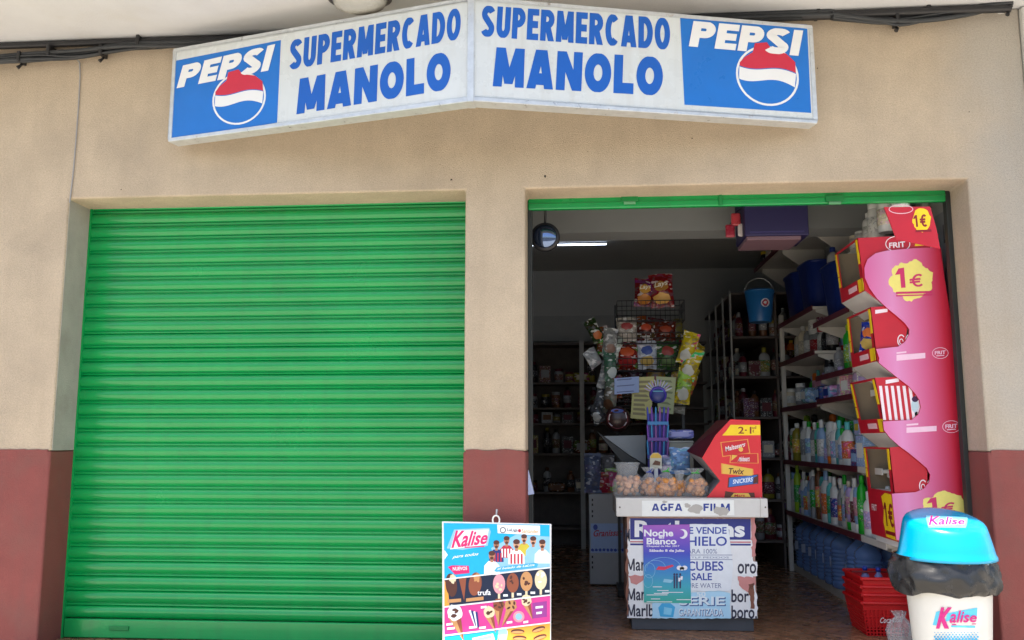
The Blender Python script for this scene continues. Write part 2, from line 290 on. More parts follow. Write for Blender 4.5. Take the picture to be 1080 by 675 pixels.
def block(body, w, st, gap):
    x = 0; vs = []; fs = []; lay = 0
    for ch in body:
        cw = w*WID.get(ch, 1.) if ch != 'I' else st
        if ch == ' ': x += w; continue
        for pl in letter(ch, cw, st):
            if pl[0] == 'd': _, x0, y0, x1, y1, wd = pl; a = [Vector((x0-wd/2, y0)), Vector((x0+wd/2, y0)), Vector((x1+wd/2, y1)), Vector((x1-wd/2, y1))]; b = [(0, 1, 2, 3)]
            elif pl[0] == 'o':
                C_ = [Vector(p) for p in pl[1:]]; N_ = len(C_); a = []
                for sg_ in (1, -1):
                    for i_ in range(N_): t_ = (C_[(i_+1) % N_] - C_[i_-1]).normalized(); a.append(C_[i_] + Vector((-t_.y, t_.x))*sg_*st/2)
                b = [(i_+N_, (i_+1) % N_+N_, (i_+1) % N_, i_) for i_ in range(N_)]
            else: a, b = stroke(pl, st)
            o = len(vs); vs += [(p.x+x, min(1., max(0., p.y)), lay % 7) for p in a]; fs += [[i+o for i in f] for f in b]; lay += 1
        x += cw + gap
    T = x - gap; return [(a/T, b, l) for a, b, l in vs], fs

# ------------------------------------------------------------------ things
def thing(name, label, cat, loc=(0, 0, 0), group=None):
    o = bpy.data.objects.new(name, None); COL.objects.link(o); o.location = loc; o.empty_display_size = .1; return tag(o, label, cat, group)
def tag(o, label, cat, group=None):
    o['label'] = label; o['category'] = cat
    if group: o['group'] = group
    return o
def structure(o): o['kind'] = 'structure'; return o
def copy_tree(root, loc, label, color=None, rz=0., sc=None, colors=None):
    r = root.copy(); COL.objects.link(r); r.location = loc; r.rotation_euler = (0, 0, rz); r['label'] = label
    if sc: r.scale = sc
    for ch in root.children:
        c = ch.copy(); COL.objects.link(c); c.parent = r
        base = c.name.split('.')[0]
        if colors and base in colors: c.color = (*colors[base], 1)
        for g in ch.children:
            d = g.copy(); COL.objects.link(d); d.parent = c
            base = d.name.split('.')[0]
            if colors and base in colors: d.color = (*colors[base], 1)
    return r
ORD = ['', 'first', 'second', 'third', 'fourth', 'fifth', 'sixth', 'seventh', 'eighth', 'ninth', 'tenth', 'eleventh', 'twelfth', 'thirteenth', 'fourteenth', 'fifteenth', 'sixteenth', 'seventeenth', 'eighteenth', 'nineteenth', 'twentieth'] + ['twenty-' + k for k in ('first', 'second', 'third', 'fourth', 'fifth', 'sixth', 'seventh', 'eighth', 'ninth')] + ['thirtieth'] + ['thirty-' + k for k in ('first', 'second', 'third', 'fourth', 'fifth', 'sixth', 'seventh', 'eighth', 'ninth')]

# ================================================================== SETTING
XA, XB, XC, XD, HO, DZ, JT = -3.085, -.655, -.305, 2.185, 2.615, 1.10, .25   # openings, lintel height, dado height, reveal depth
XL, XR, ZT = -5.4, 2.535, 3.62
# road, pavement, floor
ASPH = mat('asphalt', (.07, .07, .072), .9, var=.25, vscale=30, bump=.5, bscale=200)
PAVE = mat('pale_pavement_tiles', (.47, .425, .36), .85, var=.12, vscale=5, bump=.3, bscale=80)
m = MB(); m.box((-60, -80, -.35), (60, -7.5, -.27)); structure(m.build('road', ASPH))
m = MB(); m.box((-60, -7.65, -.5), (60, -7.5, -.13)); structure(m.build('kerb', mat('kerb_concrete', (.4, .39, .37), .9, var=.1, bump=.3)))
m = MB(); m.box((-60, -7.5, -.5), (60, 0.0, -.12)); structure(m.build('pavement', PAVE))
m = MB(); m.box((-60, -80, -.52), (60, -7.65, -.36)); m.box((-60, .0, -.52), (60, 60, -.36)); structure(m.build('ground', mat('earth', (.2, .17, .13), .95)))
def floor_material():
    mt = bpy.data.materials.new('herringbone_floor_tiles'); mt.use_nodes = True; nt = mt.node_tree; b = nt.nodes['Principled BSDF']; L = nt.links.new
    tc = nt.nodes.new('ShaderNodeTexCoord'); mp = nt.nodes.new('ShaderNodeMapping'); mp.inputs['Rotation'].default_value = (0, 0, R(45)); L(tc.outputs['Object'], mp.inputs[0])
    br = nt.nodes.new('ShaderNodeTexBrick'); br.inputs['Scale'].default_value = 4.; br.inputs['Brick Width'].default_value = .9; br.inputs['Row Height'].default_value = .3
    br.inputs['Mortar Size'].default_value = .012; br.inputs['Color1'].default_value = (.44, .23, .125, 1); br.inputs['Color2'].default_value = (.33, .17, .095, 1); br.inputs['Mortar'].default_value = (.10, .08, .06, 1)
    L(mp.outputs[0], br.inputs['Vector'])
    nz = nt.nodes.new('ShaderNodeTexNoise'); nz.inputs['Scale'].default_value = 9; nz.inputs['Detail'].default_value = 6; L(tc.outputs['Object'], nz.inputs['Vector'])
    mx = nt.nodes.new('ShaderNodeMix'); mx.data_type = 'RGBA'; mx.blend_type = 'MULTIPLY'; mx.inputs[0].default_value = .55
    L(br.outputs['Color'], mx.inputs[6]); L(nz.outputs['Fac'], mx.inputs[7]); L(mx.outputs[2], b.inputs['Base Color'])
    mr = nt.nodes.new('ShaderNodeMapRange'); mr.inputs[3].default_value = .14; mr.inputs[4].default_value = .38; L(nz.outputs['Fac'], mr.inputs[0]); L(mr.outputs[0], b.inputs['Roughness'])
    return mt
m = MB(); m.box((-3.6, .002, -.3), (2.45, 5.3, 0)); structure(m.build('shop_floor', floor_material()))

# ---- the building front
bld = thing('shop_building', 'beige plastered shop front with a dull red painted base and two wide openings', 'building', (-.5, 0, 0))
TH = .30
def front_wall():
    out = [(XL, DZ), (XA, DZ), (XA, HO), (XB, HO), (XB, DZ), (XC, DZ), (XC, HO), (XD, HO), (XD, DZ), (XR, DZ), (XR, ZT), (XL, ZT)]
    mb = MB(); mb.slab([(x, 0, z) for x, z in out], (0, TH, 0)); return mb
w = front_wall().build('plaster_wall', PLASTER, bld, bevel=.012, seg=3)
for i, (a, b) in enumerate(((XL, XA), (XB, XC), (XD, XR))):
    m = MB(); m.box((a - (0 if i == 0 else .002), -.003, -.12), (b + (.002 if i < 2 else 0), TH, DZ - .0005)); m.build('painted_base', DADO, bld, bevel=.012, seg=3)
# cement make-good on the left reveal and grey repair beside the right opening
m = MB(); m.box((XA - .001, .012, DZ + .002), (XA + .003, JT, HO - .002)); m.build('reveal_cement', GREYPLASTER, bld)
pl0 = Plane((0, 0, 0), (0, -1, 0))
# overhanging slab above, its white soffit, and the peeling strip at the wall head
m = MB(); m.box((XL, -1.05, ZT), (XR + .9, .3, ZT + .28)); m.build('balcony_slab', SOFFIT, bld, bevel=.02)
m = MB()
for (x0, x1, seed) in ((-3.9, -3.3, 3), (1.45, 2.0, 1), (2.05, 2.45, 2)):
    rg = random.Random(seed); top = [(x0 + (x1-x0)*i/14, 3.617) for i in range(15)]; bot = [(x, 3.617 - rg.uniform(.004, .032)) for x, _ in reversed(top)]
    m.slab([(x, -.007, z) for x, z in top + bot], (0, .004, 0))
m.build('peeling_paint', mat('flaking_white_paint', (.78, .77, .74), .8), bld)
m = MB(); m.box((-.67, -.006, -.118), (XR, .0, -.005)); m.box((XA, -.30, -.119), (XD, -.008, -.02))
m.build('door_threshold', mat('grey_threshold_stone', (.3, .3, .31), .7, var=.15, bump=.2), bld, bevel=.006)

nb = thing('neighbouring_house', 'white rendered corner of the neighbouring house beyond the beige shop wall', 'house', (3.2, 0, 0))
m = MB(); m.box((XR + .004, -.03, -.12), (5.6, .5, ZT - .004)); m.build('white_wall', mat('white_render', (.66, .66, .63), .9, var=.06, vscale=3, bump=.4, bscale=150), nb, bevel=.01)
m = MB(); m.box((XR + .004, -.036, -.12), (5.6, -.031, .35)); m.build('grey_plinth_band', GREYPLASTER, nb)

# hand-painted top edge of the red base, nail holes in the render
for (x0, x1) in ((XL, XA - .014), (XB + .014, XC - .014), (XD + .014, XR)):
    n_ = max(8, int((x1-x0)/.03)); m = MB(); top = [(x0 + (x1-x0)*i/n_, DZ + .007 + .009*mnoise.noise(Vector((x0*3 + i*.35, 0, 0))) + .004*mnoise.noise(Vector((i*1.3, x0, 7)))) for i in range(n_+1)]
    m.slab([(x, -.0045, z) for x, z in top] + [(x1, -.0045, DZ - .03), (x0, -.0045, DZ - .03)], (0, .004, 0)); m.build('painted_edge', DADO, bld)
for (x, y, r_) in ((476, 189.5, 1.1), (575, 186, 1.2), (730, 146, .7), (862, 72, .7), (128, 200, .6), (620, 160, .5), (1022, 118, .6)):
    m = MB(); m.disc(pl0, x, y, r_, r_, 0, .0012, n=10, rag=.3); m.build('nail_hole', mat('dark_hole', (.05, .04, .03), .9), bld)

# ---- soffit lamp
_lz = ZT; d = ray(380, -9); lp = CAM + d * ((_lz - CAM.z) / d.z)
la = thing('ceiling_lamp', 'oval bulkhead lamp with dark rim under the white balcony above the sign', 'lamp', lp)
m = MB(); m.lathe([(.175, 0), (.18, -.02), (.17, -.045), (.145, -.05)], (lp.x, lp.y, ZT - .001), 32, sx=1.05, sy=.72); m.build('rim', mat('dark_grey_enamel', (.07, .07, .075), .4), la)
m = MB(); m.lathe([(.150, -.045), (.13, -.085), (.08, -.108), (.001, -.115)], (lp.x, lp.y, ZT - .001), 32, sx=1.05, sy=.72); m.build('diffuser', mat('ribbed_glass', (.42, .42, .38), .2, bump=.4, bscale=60), la)

# ---- cable bundle along the wall head
cb = thing('cable_bundle', 'sagging bundle of dark cables clipped along the top of the wall behind the sign', 'cable', (-.5, -.05, 3.5))
path = [(-30, 66), (0, 62.5), (40, 60), (80, 57), (130, 50), (175, 47), (240, 44), (400, 33), (600, 25), (850, 15), (880, 17), (920, 20), (950, 20.5), (985, 17), (1020, 11), (1045, 6), (1068, 2)]
for k in range(11):
    rg = random.Random(k); pts = []
    a = k * 2.4 + rg.uniform(0, 2)
    for i, (x, y) in enumerate(path):
        ph = a + i * .55; rr = 2.9 if k else .4
        pts.append(P(x, y + rr * math.sin(ph) * 1.15 + rg.uniform(-1.1, 1.1) + (2.2*max(0, math.sin(i*2.1 + k)) if k > 6 else 0), -.055 - .018 * math.cos(ph)))
    fine = []
    for i in range(len(pts) - 1):
        for j in range(4):
            t = j/4; p0 = pts[max(i-1, 0)]; p1 = pts[i]; p2 = pts[i+1]; p3 = pts[min(i+2, len(pts)-1)]
            fine.append(.5*((2*p1) + (p2-p0)*t + (2*p0-5*p1+4*p2-p3)*t*t + (3*p1-p0-3*p2+p3)*t**3))
    m = MB(); m.tube(fine + [pts[-1]], (.015, .012, .014, .010, .012, .008, .006, .005, .009, .004, .0035)[k], 8); m.build('cable', CABLE, cb)
for (x, y, big) in ((22, 61, 1), (53, 54, 0), (108, 54, 1), (147, 44, 0), (862, 13, 0), (945, 21, 1), (978, 7, 0), (1062, 4, 1)):
    c = P(x, y, -.05); m = MB()
    m.box((c.x-.011, c.y-.030, c.z-.034), (c.x+.011, c.y+.048, c.z+.034)); m.build('cable_clip', BLACK, cb, bevel=.006)
    if big:
        m = MB(); m.tube([c + Vector((.0, .02, -.03)), c + Vector((.004, -.005, -.055)), c + Vector((-.008, -.012, -.07))], [.008, .008, .013], 7); m.build('clip_tail', BLACK, cb)
m = MB(); m.tube([(1.30, -.06, 3.585), (1.7, -.06, 3.588), (2.1, -.06, 3.59), (2.46, -.06, 3.59)], .024, 10); m.build('gap_shade_tube', BLACK, cb)  # added black tube standing in for the shaded gap above the cables
m = MB(); m.tube([(XL, -.04, 3.592), (-3.4, -.04, 3.594), (-2.4, -.04, 3.594), (1.3, -.04, 3.592)], .02, 10); m.build('gap_shade_tube', BLACK, cb)  # same added tube for the shadow gap, along the left and behind the sign
pts = [P(79, 60, -.03), P(84, 66, -.012), P(84.5, 80, -.008), P(83, 110, -.007), P(80, 150, -.007), P(77, 185, -.007), P(73.5, 214, -.007)]
m = MB(); m.tube(pts, .0042, 6); tag(m.build('hanging_wire', mat('grey_wire', (.33, .33, .33), .5)), 'thin grey wire running down the wall from the cables to the shutter corner', 'wire')

# ---- closed roller shutter
sh = thing('roller_shutter', 'closed glossy green roller shutter of horizontal ribbed slats', 'shutter', ((XA+XB)/2, .25, 0), 'green roller shutters')
NS, ZB, ZTP = 29, .115, HO + .05; pit = (HO - .012 - ZB) / NS; prof = []
for i in range(NS + 1):
    z0 = ZB + i * pit
    for t, y in ((0, .004), (.03, .0), (.06, -.003), (.12, -.0075), (.2, -.012), (.3, -.0155), (.42, -.0175), (.52, -.0172), (.62, -.0145), (.70, -.0105), (.76, -.005), (.79, .0), (.81, .004), (.845, -.004), (.9, -.008), (.955, -.004), (.985, .004)):
        prof.append((y, z0 + t * pit))
prof = [p for p in prof if p[1] < ZTP]
m = MB(); n = len(prof); nx = 24; rg = random.Random(3)
xs = [XA + (XB - XA) * i / nx for i in range(nx + 1)]; vs = []
for (y, z) in prof:
    si = int((z - ZB) / pit)
    for x in xs: vs.append((x, JT + y + .0016 * mnoise.noise(Vector((x * 1.3, si * 3.1, 0))), z + .0012 * mnoise.noise(Vector((x * .8, si * 1.7, 5)))))
m.add(vs, [(a*(nx+1)+b, a*(nx+1)+b+1, (a+1)*(nx+1)+b+1, (a+1)*(nx+1)+b) for a in range(n-1) for b in range(nx)], 0, True)
m.s = [((f // nx) % 16) < 11 for f in range(len(m.f))]
m.build('slat_curtain', GREEN, sh)
m = MB(); m.box((XA + .016, JT - .022, .004), (XB - .016, JT + .02, ZB - .004)); m.build('bottom_rail', GREEN, sh, bevel=.006)
for x0 in (XA + .002, XB - .014):
    m = MB(); m.box((x0, JT - .0215, .0), (x0 + .012, JT + .05, HO - .002)); m.build('guide_rail', GREEN, sh)
m = MB(); m.box((XA + .3, JT - .03, .05), (XA + .42, JT - .0225, .075)); m.build('lift_handle', DGREEN, sh, bevel=.003)
# ---- raised roller shutter
s2 = thing('roller_shutter', 'raised green roller shutter showing only its bottom rail over the open doorway', 'shutter', ((XC+XD)/2, .25, 2.5), 'green roller shutters')
ra, rb = P(555, 222.5, .25).z, P(995, 219, .25).z
m = MB(); m.box((XC + .004, .225, ra), (XD - .03, .262, HO + .02)); m.build('bottom_rail', GREEN, s2, bevel=.008)
m = MB(); m.box((XC + .004, .222, HO - .03), (XD - .03, .2245, HO - .026)); m.build('rail_seam', DGREEN, s2)
for x in (664, 880):
    c = P(x, 212, .222); m = MB(); m.box((c.x-.05, .212, c.z-.005), (c.x+.05, .2225, c.z+.035)); m.build('lock_plate', DGREEN, s2, bevel=.003)
    m = MB(); m.box((c.x-.035, .2085, c.z-.022), (c.x+.035, .2225, c.z-.006)); m.build('lock_tab', mat('worn_green_enamel', (.12, .36, .18), .5), s2, bevel=.002)
c = P(760, 212, .22); m = MB(); m.box((c.x-.01, .215, c.z-.03), (c.x+.01, .2225, c.z+.05)); m.build('rail_clip', DGREEN, s2, bevel=.002)
for x0 in (XC + .001, XD - .028):
    m = MB(); m.box((x0, .235, 0), (x0 + .027, .285, HO)); m.build('guide_rail', mat('dark_steel_rail', (.022, .026, .024), .6), s2, bevel=.003)
m = MB(); m.lathe([(.14, XC + .01), (.14, XD - .01)], n=24); 
for v in m.v: v.x, v.y, v.z = v.z, .42 + v.x, 2.86 + v.y
m.build('rolled_curtain', GREEN, s2)

# ================================================================== SHOP SIGN
ZS0, ZS1, YE, YA, XSL, XSA, XSR = 2.905, 3.487, -.14, -.615, -2.405, -.550, 1.335
sg = thing('shop_sign', 'angled double panel light box sign with blue supermarket lettering on white', 'sign', (XSA, -.3, 2.9))
BLUE = mat('sign_blue_vinyl', srgb(18, 114, 204), .3, var=.05, vscale=5); BLUE2 = mat('sign_letter_blue', srgb(4, 92, 188), .32, var=.07, vscale=4)
RED = mat('sign_red_vinyl', srgb(205, 40, 66), .35); LWHITE = mat('sign_white_vinyl', srgb(236, 238, 238), .35, var=.02)
FRAMEM = mat('white_frame_metal', (.60, .63, .64), .3, metal=.35, var=.12, vscale=20, stain=(22, (.33, .24, .17), .62, .78, .8))
def panel(xa, ya, xb, yb, side):
    global ZS0, ZS1
    ZS0 += .0025*side; ZS1 += .0025*side
    a = Vector((xa, ya, 0)); b = Vector((xb, yb, 0)); u = (b - a).normalized(); n = Vector((u.y, -u.x, 0)); n = n if n.y < 0 else -n
    back = -n * .085; up = Vector((0, 0, 1))
    mb = MB(); q = [a + up*(ZS0+.012) , b + up*(ZS0+.012), b + up*(ZS1-.012), a + up*(ZS1-.012)]
    mb.slab(q, back * .96); pn = mb.build('sign_panel', SIGNWHITE, sg)
    sf = Plane(a + up*ZS0, n)
    fr = MB(); t = .022; f = n * .006
    for (p, r_) in ((ZS0, ZS0 + t), (ZS1 - t, ZS1)): fr.slab([a+up*p+f, b+up*p+f, b+up*r_+f, a+up*r_+f], back * 1.06)
    for p in (a, b - u * t): fr.slab([p+up*(ZS0+t)+f, p+u*t+up*(ZS0+t)+f, p+u*t+up*(ZS1-t)+f, p+up*(ZS1-t)+f], back * 1.06)
    fr.build('frame', FRAMEM, pn, bevel=.004)
    return pn, sf
def globe(mb, sf, cx, cy, rx, ry, lean, off, b, w, r):
    """round emblem: white ring, red cap, white wave, blue bowl; lean shears it along the panel"""
    T = lambda x, y: (cx + x*rx, cy - y*ry + lean*x*rx)
    circ = lambda rr: [T(rr*math.cos(2*math.pi*k/40), rr*math.sin(2*math.pi*k/40)) for k in range(40)]
    mb.poly(sf, circ(1.0), w, off); mb.poly(sf, circ(.93), b, off + .0005)
    top = [(x/12, .24 - .10*x/12 + .10*math.sin(x/12*2.8 + .2)) for x in range(-11, 12)]
    lo = [(x/12, -.20 - .14*x/12 + .13*math.sin(x/12*2.8 + .5)) for x in range(-11, 12)]
    mid = [(x, y - .03) for x, y in top]
    clip = lambda p: (p[0]*min(1, .92/math.hypot(*p)), p[1]*min(1, .92/math.hypot(*p)))
    mb.poly(sf, [T(*clip(p)) for p in lo] + [T(*clip(p)) for p in reversed(mid)], w, off + .001)
    cap = [T(*clip(p)) for p in [(x, y) for x, y in top]] + [T(.92*math.cos(R(a)), .92*math.sin(R(a))) for a in range(24, 166, 10)]
    cap = [T(*clip(p)) for p in top] + [T(.88, .55), T(.6, .80), T(.12, .92), T(-.02, 1.12), T(-.40, 1.05), T(-.47, .74), T(-.72, .56), T(-.88, .36)]
    mb.poly(sf, cap, r, off + .0014)
# left panel (photo crop 160,0 at 3x)
cl = lambda x, y: (160 + x/3, y/3)
pn, sf = panel(XSL, YE, XSA, YA, 0)
m = MB(); m.poly(sf, [cl(62, 446), cl(397, 388), cl(409, 127), cl(77, 192)], 0, .0008)
globe(m, sf, *cl(277, 312), 28.2, 27.5, -.12, .0014, 0, 2, 1)
m.heavy(sf, 'PEPSI', [cl(80, 280), cl(370, 224), cl(392, 140), cl(100, 208)], 2, .0036, w=.74, st=.27, gap=.06)
m.heavy(sf, 'SUPERMERCADO', [cl(434, 222), cl(976, 124), cl(980, 24), cl(440, 128)], 3, .0012, w=.56, st=.225, gap=.075)
m.heavy(sf, 'MANOLO', [cl(458, 362), cl(946, 282), cl(946, 162), cl(466, 250)], 3, .0012, w=.80, st=.30, gap=.09)
m.build('lettering', [BLUE, RED, LWHITE, BLUE2], pn)
# right panel (photo crop 490,0 at 2.769x)
cr = lambda x, y: (490 + x/2.769, y/2.769)
pn, sf = panel(XSA, YA, XSR, YE, 1)
m = MB(); m.poly(sf, [cr(642, 306), cr(1012, 330), cr(1000, 72), cr(629, 48)], 0, .0008)
globe(m, sf, *cr(884, 222), 33.2, 31.5, .10, .0014, 0, 2, 1)
m.heavy(sf, 'PEPSI', [cr(654, 136), cr(974, 164), cr(988, 90), cr(668, 62)], 2, .0036, w=.74, st=.27, gap=.06)
m.heavy(sf, 'SUPERMERCADO', [cr(46, 106), cr(600, 146), cr(600, 54), cr(52, 16)], 3, .0012, w=.56, st=.225, gap=.075)
m.heavy(sf, 'MANOLO', [cr(82, 252), cr(578, 280), cr(580, 168), cr(90, 138)], 3, .0012, w=.80, st=.30, gap=.09)
m.build('lettering', [BLUE, RED, LWHITE, BLUE2], pn)
m = MB(); m.box((XSA - .018, YA - .012, ZS0 - .006), (XSA + .018, YA + .085, ZS1 + .004)); m.build('corner_post', FRAMEM, sg, bevel=.003)
for x in (-1.9, .9):
    m = MB(); m.tube([(x, 0, 3.4), (x, -.16, 3.4)], .014, 8); m.build('bracket', STEEL, sg)

# ================================================================== ICE-CREAM PRICE BOARD
kb = thing('ice_cream_board', 'colourful ice cream advertising board with white frame leaning against the red pillar base', 'sign', (-.455, -.2, -.12))
sf = Plane((0, -.115, .735), (0, -.855, .185))
k5 = lambda x, y: (460 + x/5, 540 + y/5)
BT = k5(0, 1180)[1]
m = MB(); q = [sf.at(k5(36, 1180)), sf.at(k5(604, 1180)), sf.at(k5(608, 62)), sf.at(k5(30, 48))]
m.slab(q, -sf.n * .012); m.build('panel', WHITEPL, kb, bevel=.004)
pr = [ink(20, 180, 232), ink(245, 248, 250), ink(16, 28, 58), ink(222, 62, 150), ink(248, 168, 60), ink(232, 32, 112), ink(150, 80, 50), ink(88, 46, 30), ink(238, 218, 178), ink(205, 150, 95), ink(195, 40, 60), ink(60, 65, 80), ink(236, 160, 170), ink(188, 132, 100), ink(70, 180, 220), ink(28, 48, 120), ink(214, 196, 60), ink(160, 60, 150), ink(222, 168, 130), ink(150, 205, 240)]
CY, WH, NV, MG, OR, PK, BR, DB, CR_, CO, RD, GY, LP, SK, LB, DBL, YL, PU, SK2, PB = range(20)
m = MB()
m.poly(sf, [k5(44, 352), k5(600, 290), k5(598, 68), k5(40, 58)], CY, .0012)
m.poly(sf, [k5(330, 320), k5(600, 290), k5(599, 130), k5(420, 120), k5(290, 190)], PB, .0016)
m.poly(sf, [k5(44, 496), k5(600, 434), k5(600, 296), k5(44, 358)], NV, .0012)
m.poly(sf, [k5(44, 498), k5(70, 492), k5(62, 400), k5(44, 358)], OR, .0016)
m.poly(sf, [k5(44, 648), k5(601, 580), k5(601, 442), k5(44, 504)], MG, .0012)
m.poly(sf, [k5(44, 652), k5(601, 586), k5(602, 900), k5(44, 900)], OR, .0012)
m.poly(sf, [k5(44, 656), k5(330, 622), k5(300, 900), k5(44, 900)], CY, .0016)
m.poly(sf, [k5(44, 904), k5(602, 904), k5(603, 1165), k5(46, 1165)], MG, .0012)
# logo
m.poly(sf, [k5(56, 192), k5(95, 92), k5(280, 84), k5(288, 104), k5(272, 178), k5(140, 200)], PB, .0018)
m.poly(sf, [k5(74, 198), k5(104, 98), k5(278, 92), k5(262, 172)], WH, .0022)
m.text(sf, 'Kalise', [k5(80, 192), k5(268, 168), k5(276, 100), k5(92, 98)], PK, .0028, .028, .22)
m.poly(sf, [k5(150, 184), k5(255, 178), k5(256, 184), k5(150, 190)], PK, .0028)
m.text(sf, 'para todos', [k5(84, 250), k5(222, 232), k5(226, 212), k5(90, 228)], WH, .002, .02, .3)
m.poly(sf, [k5(325, 112), k5(548, 124), k5(548, 72), k5(322, 66)], WH, .0022)
m.ring(sf, *k5(352, 96), 3.2, 3.2, .9, GY, .0028); m.text(sf, 'LaLiga', [k5(376, 106), k5(430, 108), k5(430, 88), k5(376, 86)], GY, .0028, .015)
m.disc(sf, *k5(440, 99), 1.6, 1.8, RD, .0028); m.text(sf, 'Santander', [k5(452, 110), k5(540, 113), k5(540, 93), k5(452, 90)], OR, .0028, .01)
# players
for (x, y, sc, shirt, st, hair) in ((372, 150, 1., RD, WH, DB), (464, 140, 1., YL, None, DB), (512, 152, 1.05, PB, None, DB), (318, 172, 1., DBL, RD, DB), (424, 170, 1.15, WH, RD, DB), (560, 170, 1.1, WH, None, DB), (294, 230, 1.1, WH, None, DB)):
    o = .0020 + y * 2e-6
    m.poly(sf, [k5(x-38*sc, y+92*sc), k5(x-36*sc, y+48*sc), k5(x-16*sc, y+26*sc), k5(x+16*sc, y+26*sc), k5(x+36*sc, y+48*sc), k5(x+38*sc, y+92*sc)], shirt, o)
    if st is not None:
        for dx in (-24, -8, 8, 24): m.poly(sf, [k5(x+(dx-4)*sc, y+90*sc), k5(x+(dx+4)*sc, y+90*sc), k5(x+(dx+4)*sc, y+44*sc), k5(x+(dx-4)*sc, y+44*sc)], st, o + .0003)
    m.poly(sf, [k5(x-7*sc, y+32*sc), k5(x+7*sc, y+32*sc), k5(x+7*sc, y+10*sc), k5(x-7*sc, y+10*sc)], SK, o + .0004)
    m.disc(sf, *k5(x, y), 3.0*sc, 4.1*sc, SK2 if x % 3 else SK, o + .0006); m.disc(sf, *k5(x, y-11*sc), 3.1*sc, 2.4*sc, hair, o + .0008)
    m.disc(sf, *k5(x, y+12*sc), 1.7*sc, 1.5*sc, hair, o + .0008)
m.poly(sf, [k5(306, 312), k5(320, 292), k5(520, 268), k5(538, 272), k5(532, 292), k5(320, 316)], LB, .0036)
m.text(sf, 'el helado de LaLiga', [k5(322, 310), k5(518, 288), k5(520, 272), k5(326, 294)], WH, .0042, .018, .2)
m.poly(sf, [k5(62, 290), k5(84, 282), k5(172, 284), k5(176, 322), k5(100, 330)], PK, .003); m.text(sf, 'NUEVOS', [k5(88, 310), k5(164, 306), k5(164, 288), k5(88, 290)], WH, .0036, .02)
# lollies on the navy band
for (x, y, rx, ry, c1, c2) in ((80, 386, 30, 62, DB, CR_), (206, 380, 34, 62, BR, CO)):
    m.disc(sf, *k5(x, y), rx/5, ry/5, c1, .0022, rot=.12 if x > 100 else -.12); m.disc(sf, *k5(x+8, y-34), rx/9, ry/13, c2, .0028, rag=.25)
m.poly(sf, [k5(118, 342), k5(160, 340), k5(148, 470)], BR, .003); m.poly(sf, [k5(60, 480), k5(132, 474), k5(132, 456), k5(60, 462)], CO, .003); m.poly(sf, [k5(158, 474), k5(250, 464), k5(250, 446), k5(158, 456)], CO, .003)
m.text(sf, 'trufa', [k5(218, 440), k5(288, 438), k5(288, 408), k5(218, 412)], WH, .003, .015)
for (x, y, c1, c2) in ((332, 380, LP, CR_), (404, 374, BR, DB), (476, 366, CO, DB), (552, 358, CR_, WH)):
    m.quad(sf, *k5(x-6, y+44), *k5(x+6, y+78), CR_, .0022); m.disc(sf, *k5(x, y), 6.4, 10.4, c1, .0026); rg = random.Random(x)
    for _ in range(5): m.disc(sf, *k5(x+rg.uniform(-16, 16), y+rg.uniform(-34, 30)), rg.uniform(.8, 2), rg.uniform(.8, 2), c2, .0032 + rg.uniform(0, .0006), n=9)
    m.quad(sf, *k5(x+22, y+54), *k5(x+46, y+66), WH, .0026)
# cones on the magenta band
def cone(x, y, s, top, dx=0):
    m.poly(sf, [k5(x-26*s, y), k5(x+26*s, y-4*s), k5(x+(30+dx)*s, y+100*s)], CO, .0024); m.poly(sf, [k5(x+4*s, y), k5(x+26*s, y-4*s), k5(x+(30+dx)*s, y+100*s)], BR, .0028)
    m.disc(sf, *k5(x, y-22*s), 6.4*s, 7*s, top, .0032, rag=.1); rg = random.Random(int(x))
    for _ in range(4): m.disc(sf, *k5(x+rg.uniform(-20, 20)*s, y-22*s+rg.uniform(-22, 22)*s), 2.2*s, 1.2*s, DB, .0038 + rg.uniform(0, .0005), n=9, rot=rg.uniform(0, 3))
cone(98, 560, 1.25, WH, 10); cone(280, 548, .9, CR_, 10); cone(330, 510, .95, BR, -30); cone(394, 512, .95, CO, -80); cone(476, 484, .85, CR_, 10)
m.disc(sf, *k5(436, 552), 6, 6, LP, .003); m.disc(sf, *k5(436, 552), 3.5, 3.5, PB, .0036)
for i in range(4): m.poly(sf, [k5(172+i*12, 520+i*3), k5(182+i*12, 516+i*3), k5(212+i*5, 606), k5(206+i*4, 610)], WH if i % 2 == 0 else DBL, .0026 + i*.0002)
m.poly(sf, [k5(508, 562), k5(584, 552), k5(584, 470), k5(508, 480)], PU, .002)
for (x, y, w) in ((524, 500, 40), (528, 530, 30), (54, 590, 34), (58, 612, 40), (174, 606, 40), (228, 608, 34), (372, 580, 30), (460, 578, 26), (236, 500, 30)): m.poly(sf, [k5(x, y+10), k5(x+w, y+6), k5(x+w, y-6), k5(x, y-2)], WH, .0042)
# bars on the orange band
for (x, y, a) in ((430, 630, 0), (540, 618, -.3), (440, 664, 0), (548, 660, -.3), (430, 740, 0), (540, 730, .2)): m.disc(sf, *k5(x, y), 7.2, 2.6, DB, .0026, rot=a); m.disc(sf, *k5(x, y+4), 6.4, 1.4, CO, .0032, rot=a)
m.disc(sf, *k5(352, 636), 5, 5.5, PB, .0026); m.poly(sf, [k5(325, 650), k5(378, 645), k5(362, 720), k5(340, 722)], CR_, .003)
m.poly(sf, [k5(190, 665), k5(300, 640), k5(310, 672), k5(200, 700)], CR_, .0026); m.poly(sf, [k5(205, 668), k5(290, 650), k5(296, 664), k5(212, 684)], PB, .0032)
for i in range(6): m.disc(sf, *k5(90 + i*90, 1000 + (i % 2)*30), 7, 12, (CR_, BR, CO, LP, DB, WH)[i], .0026)
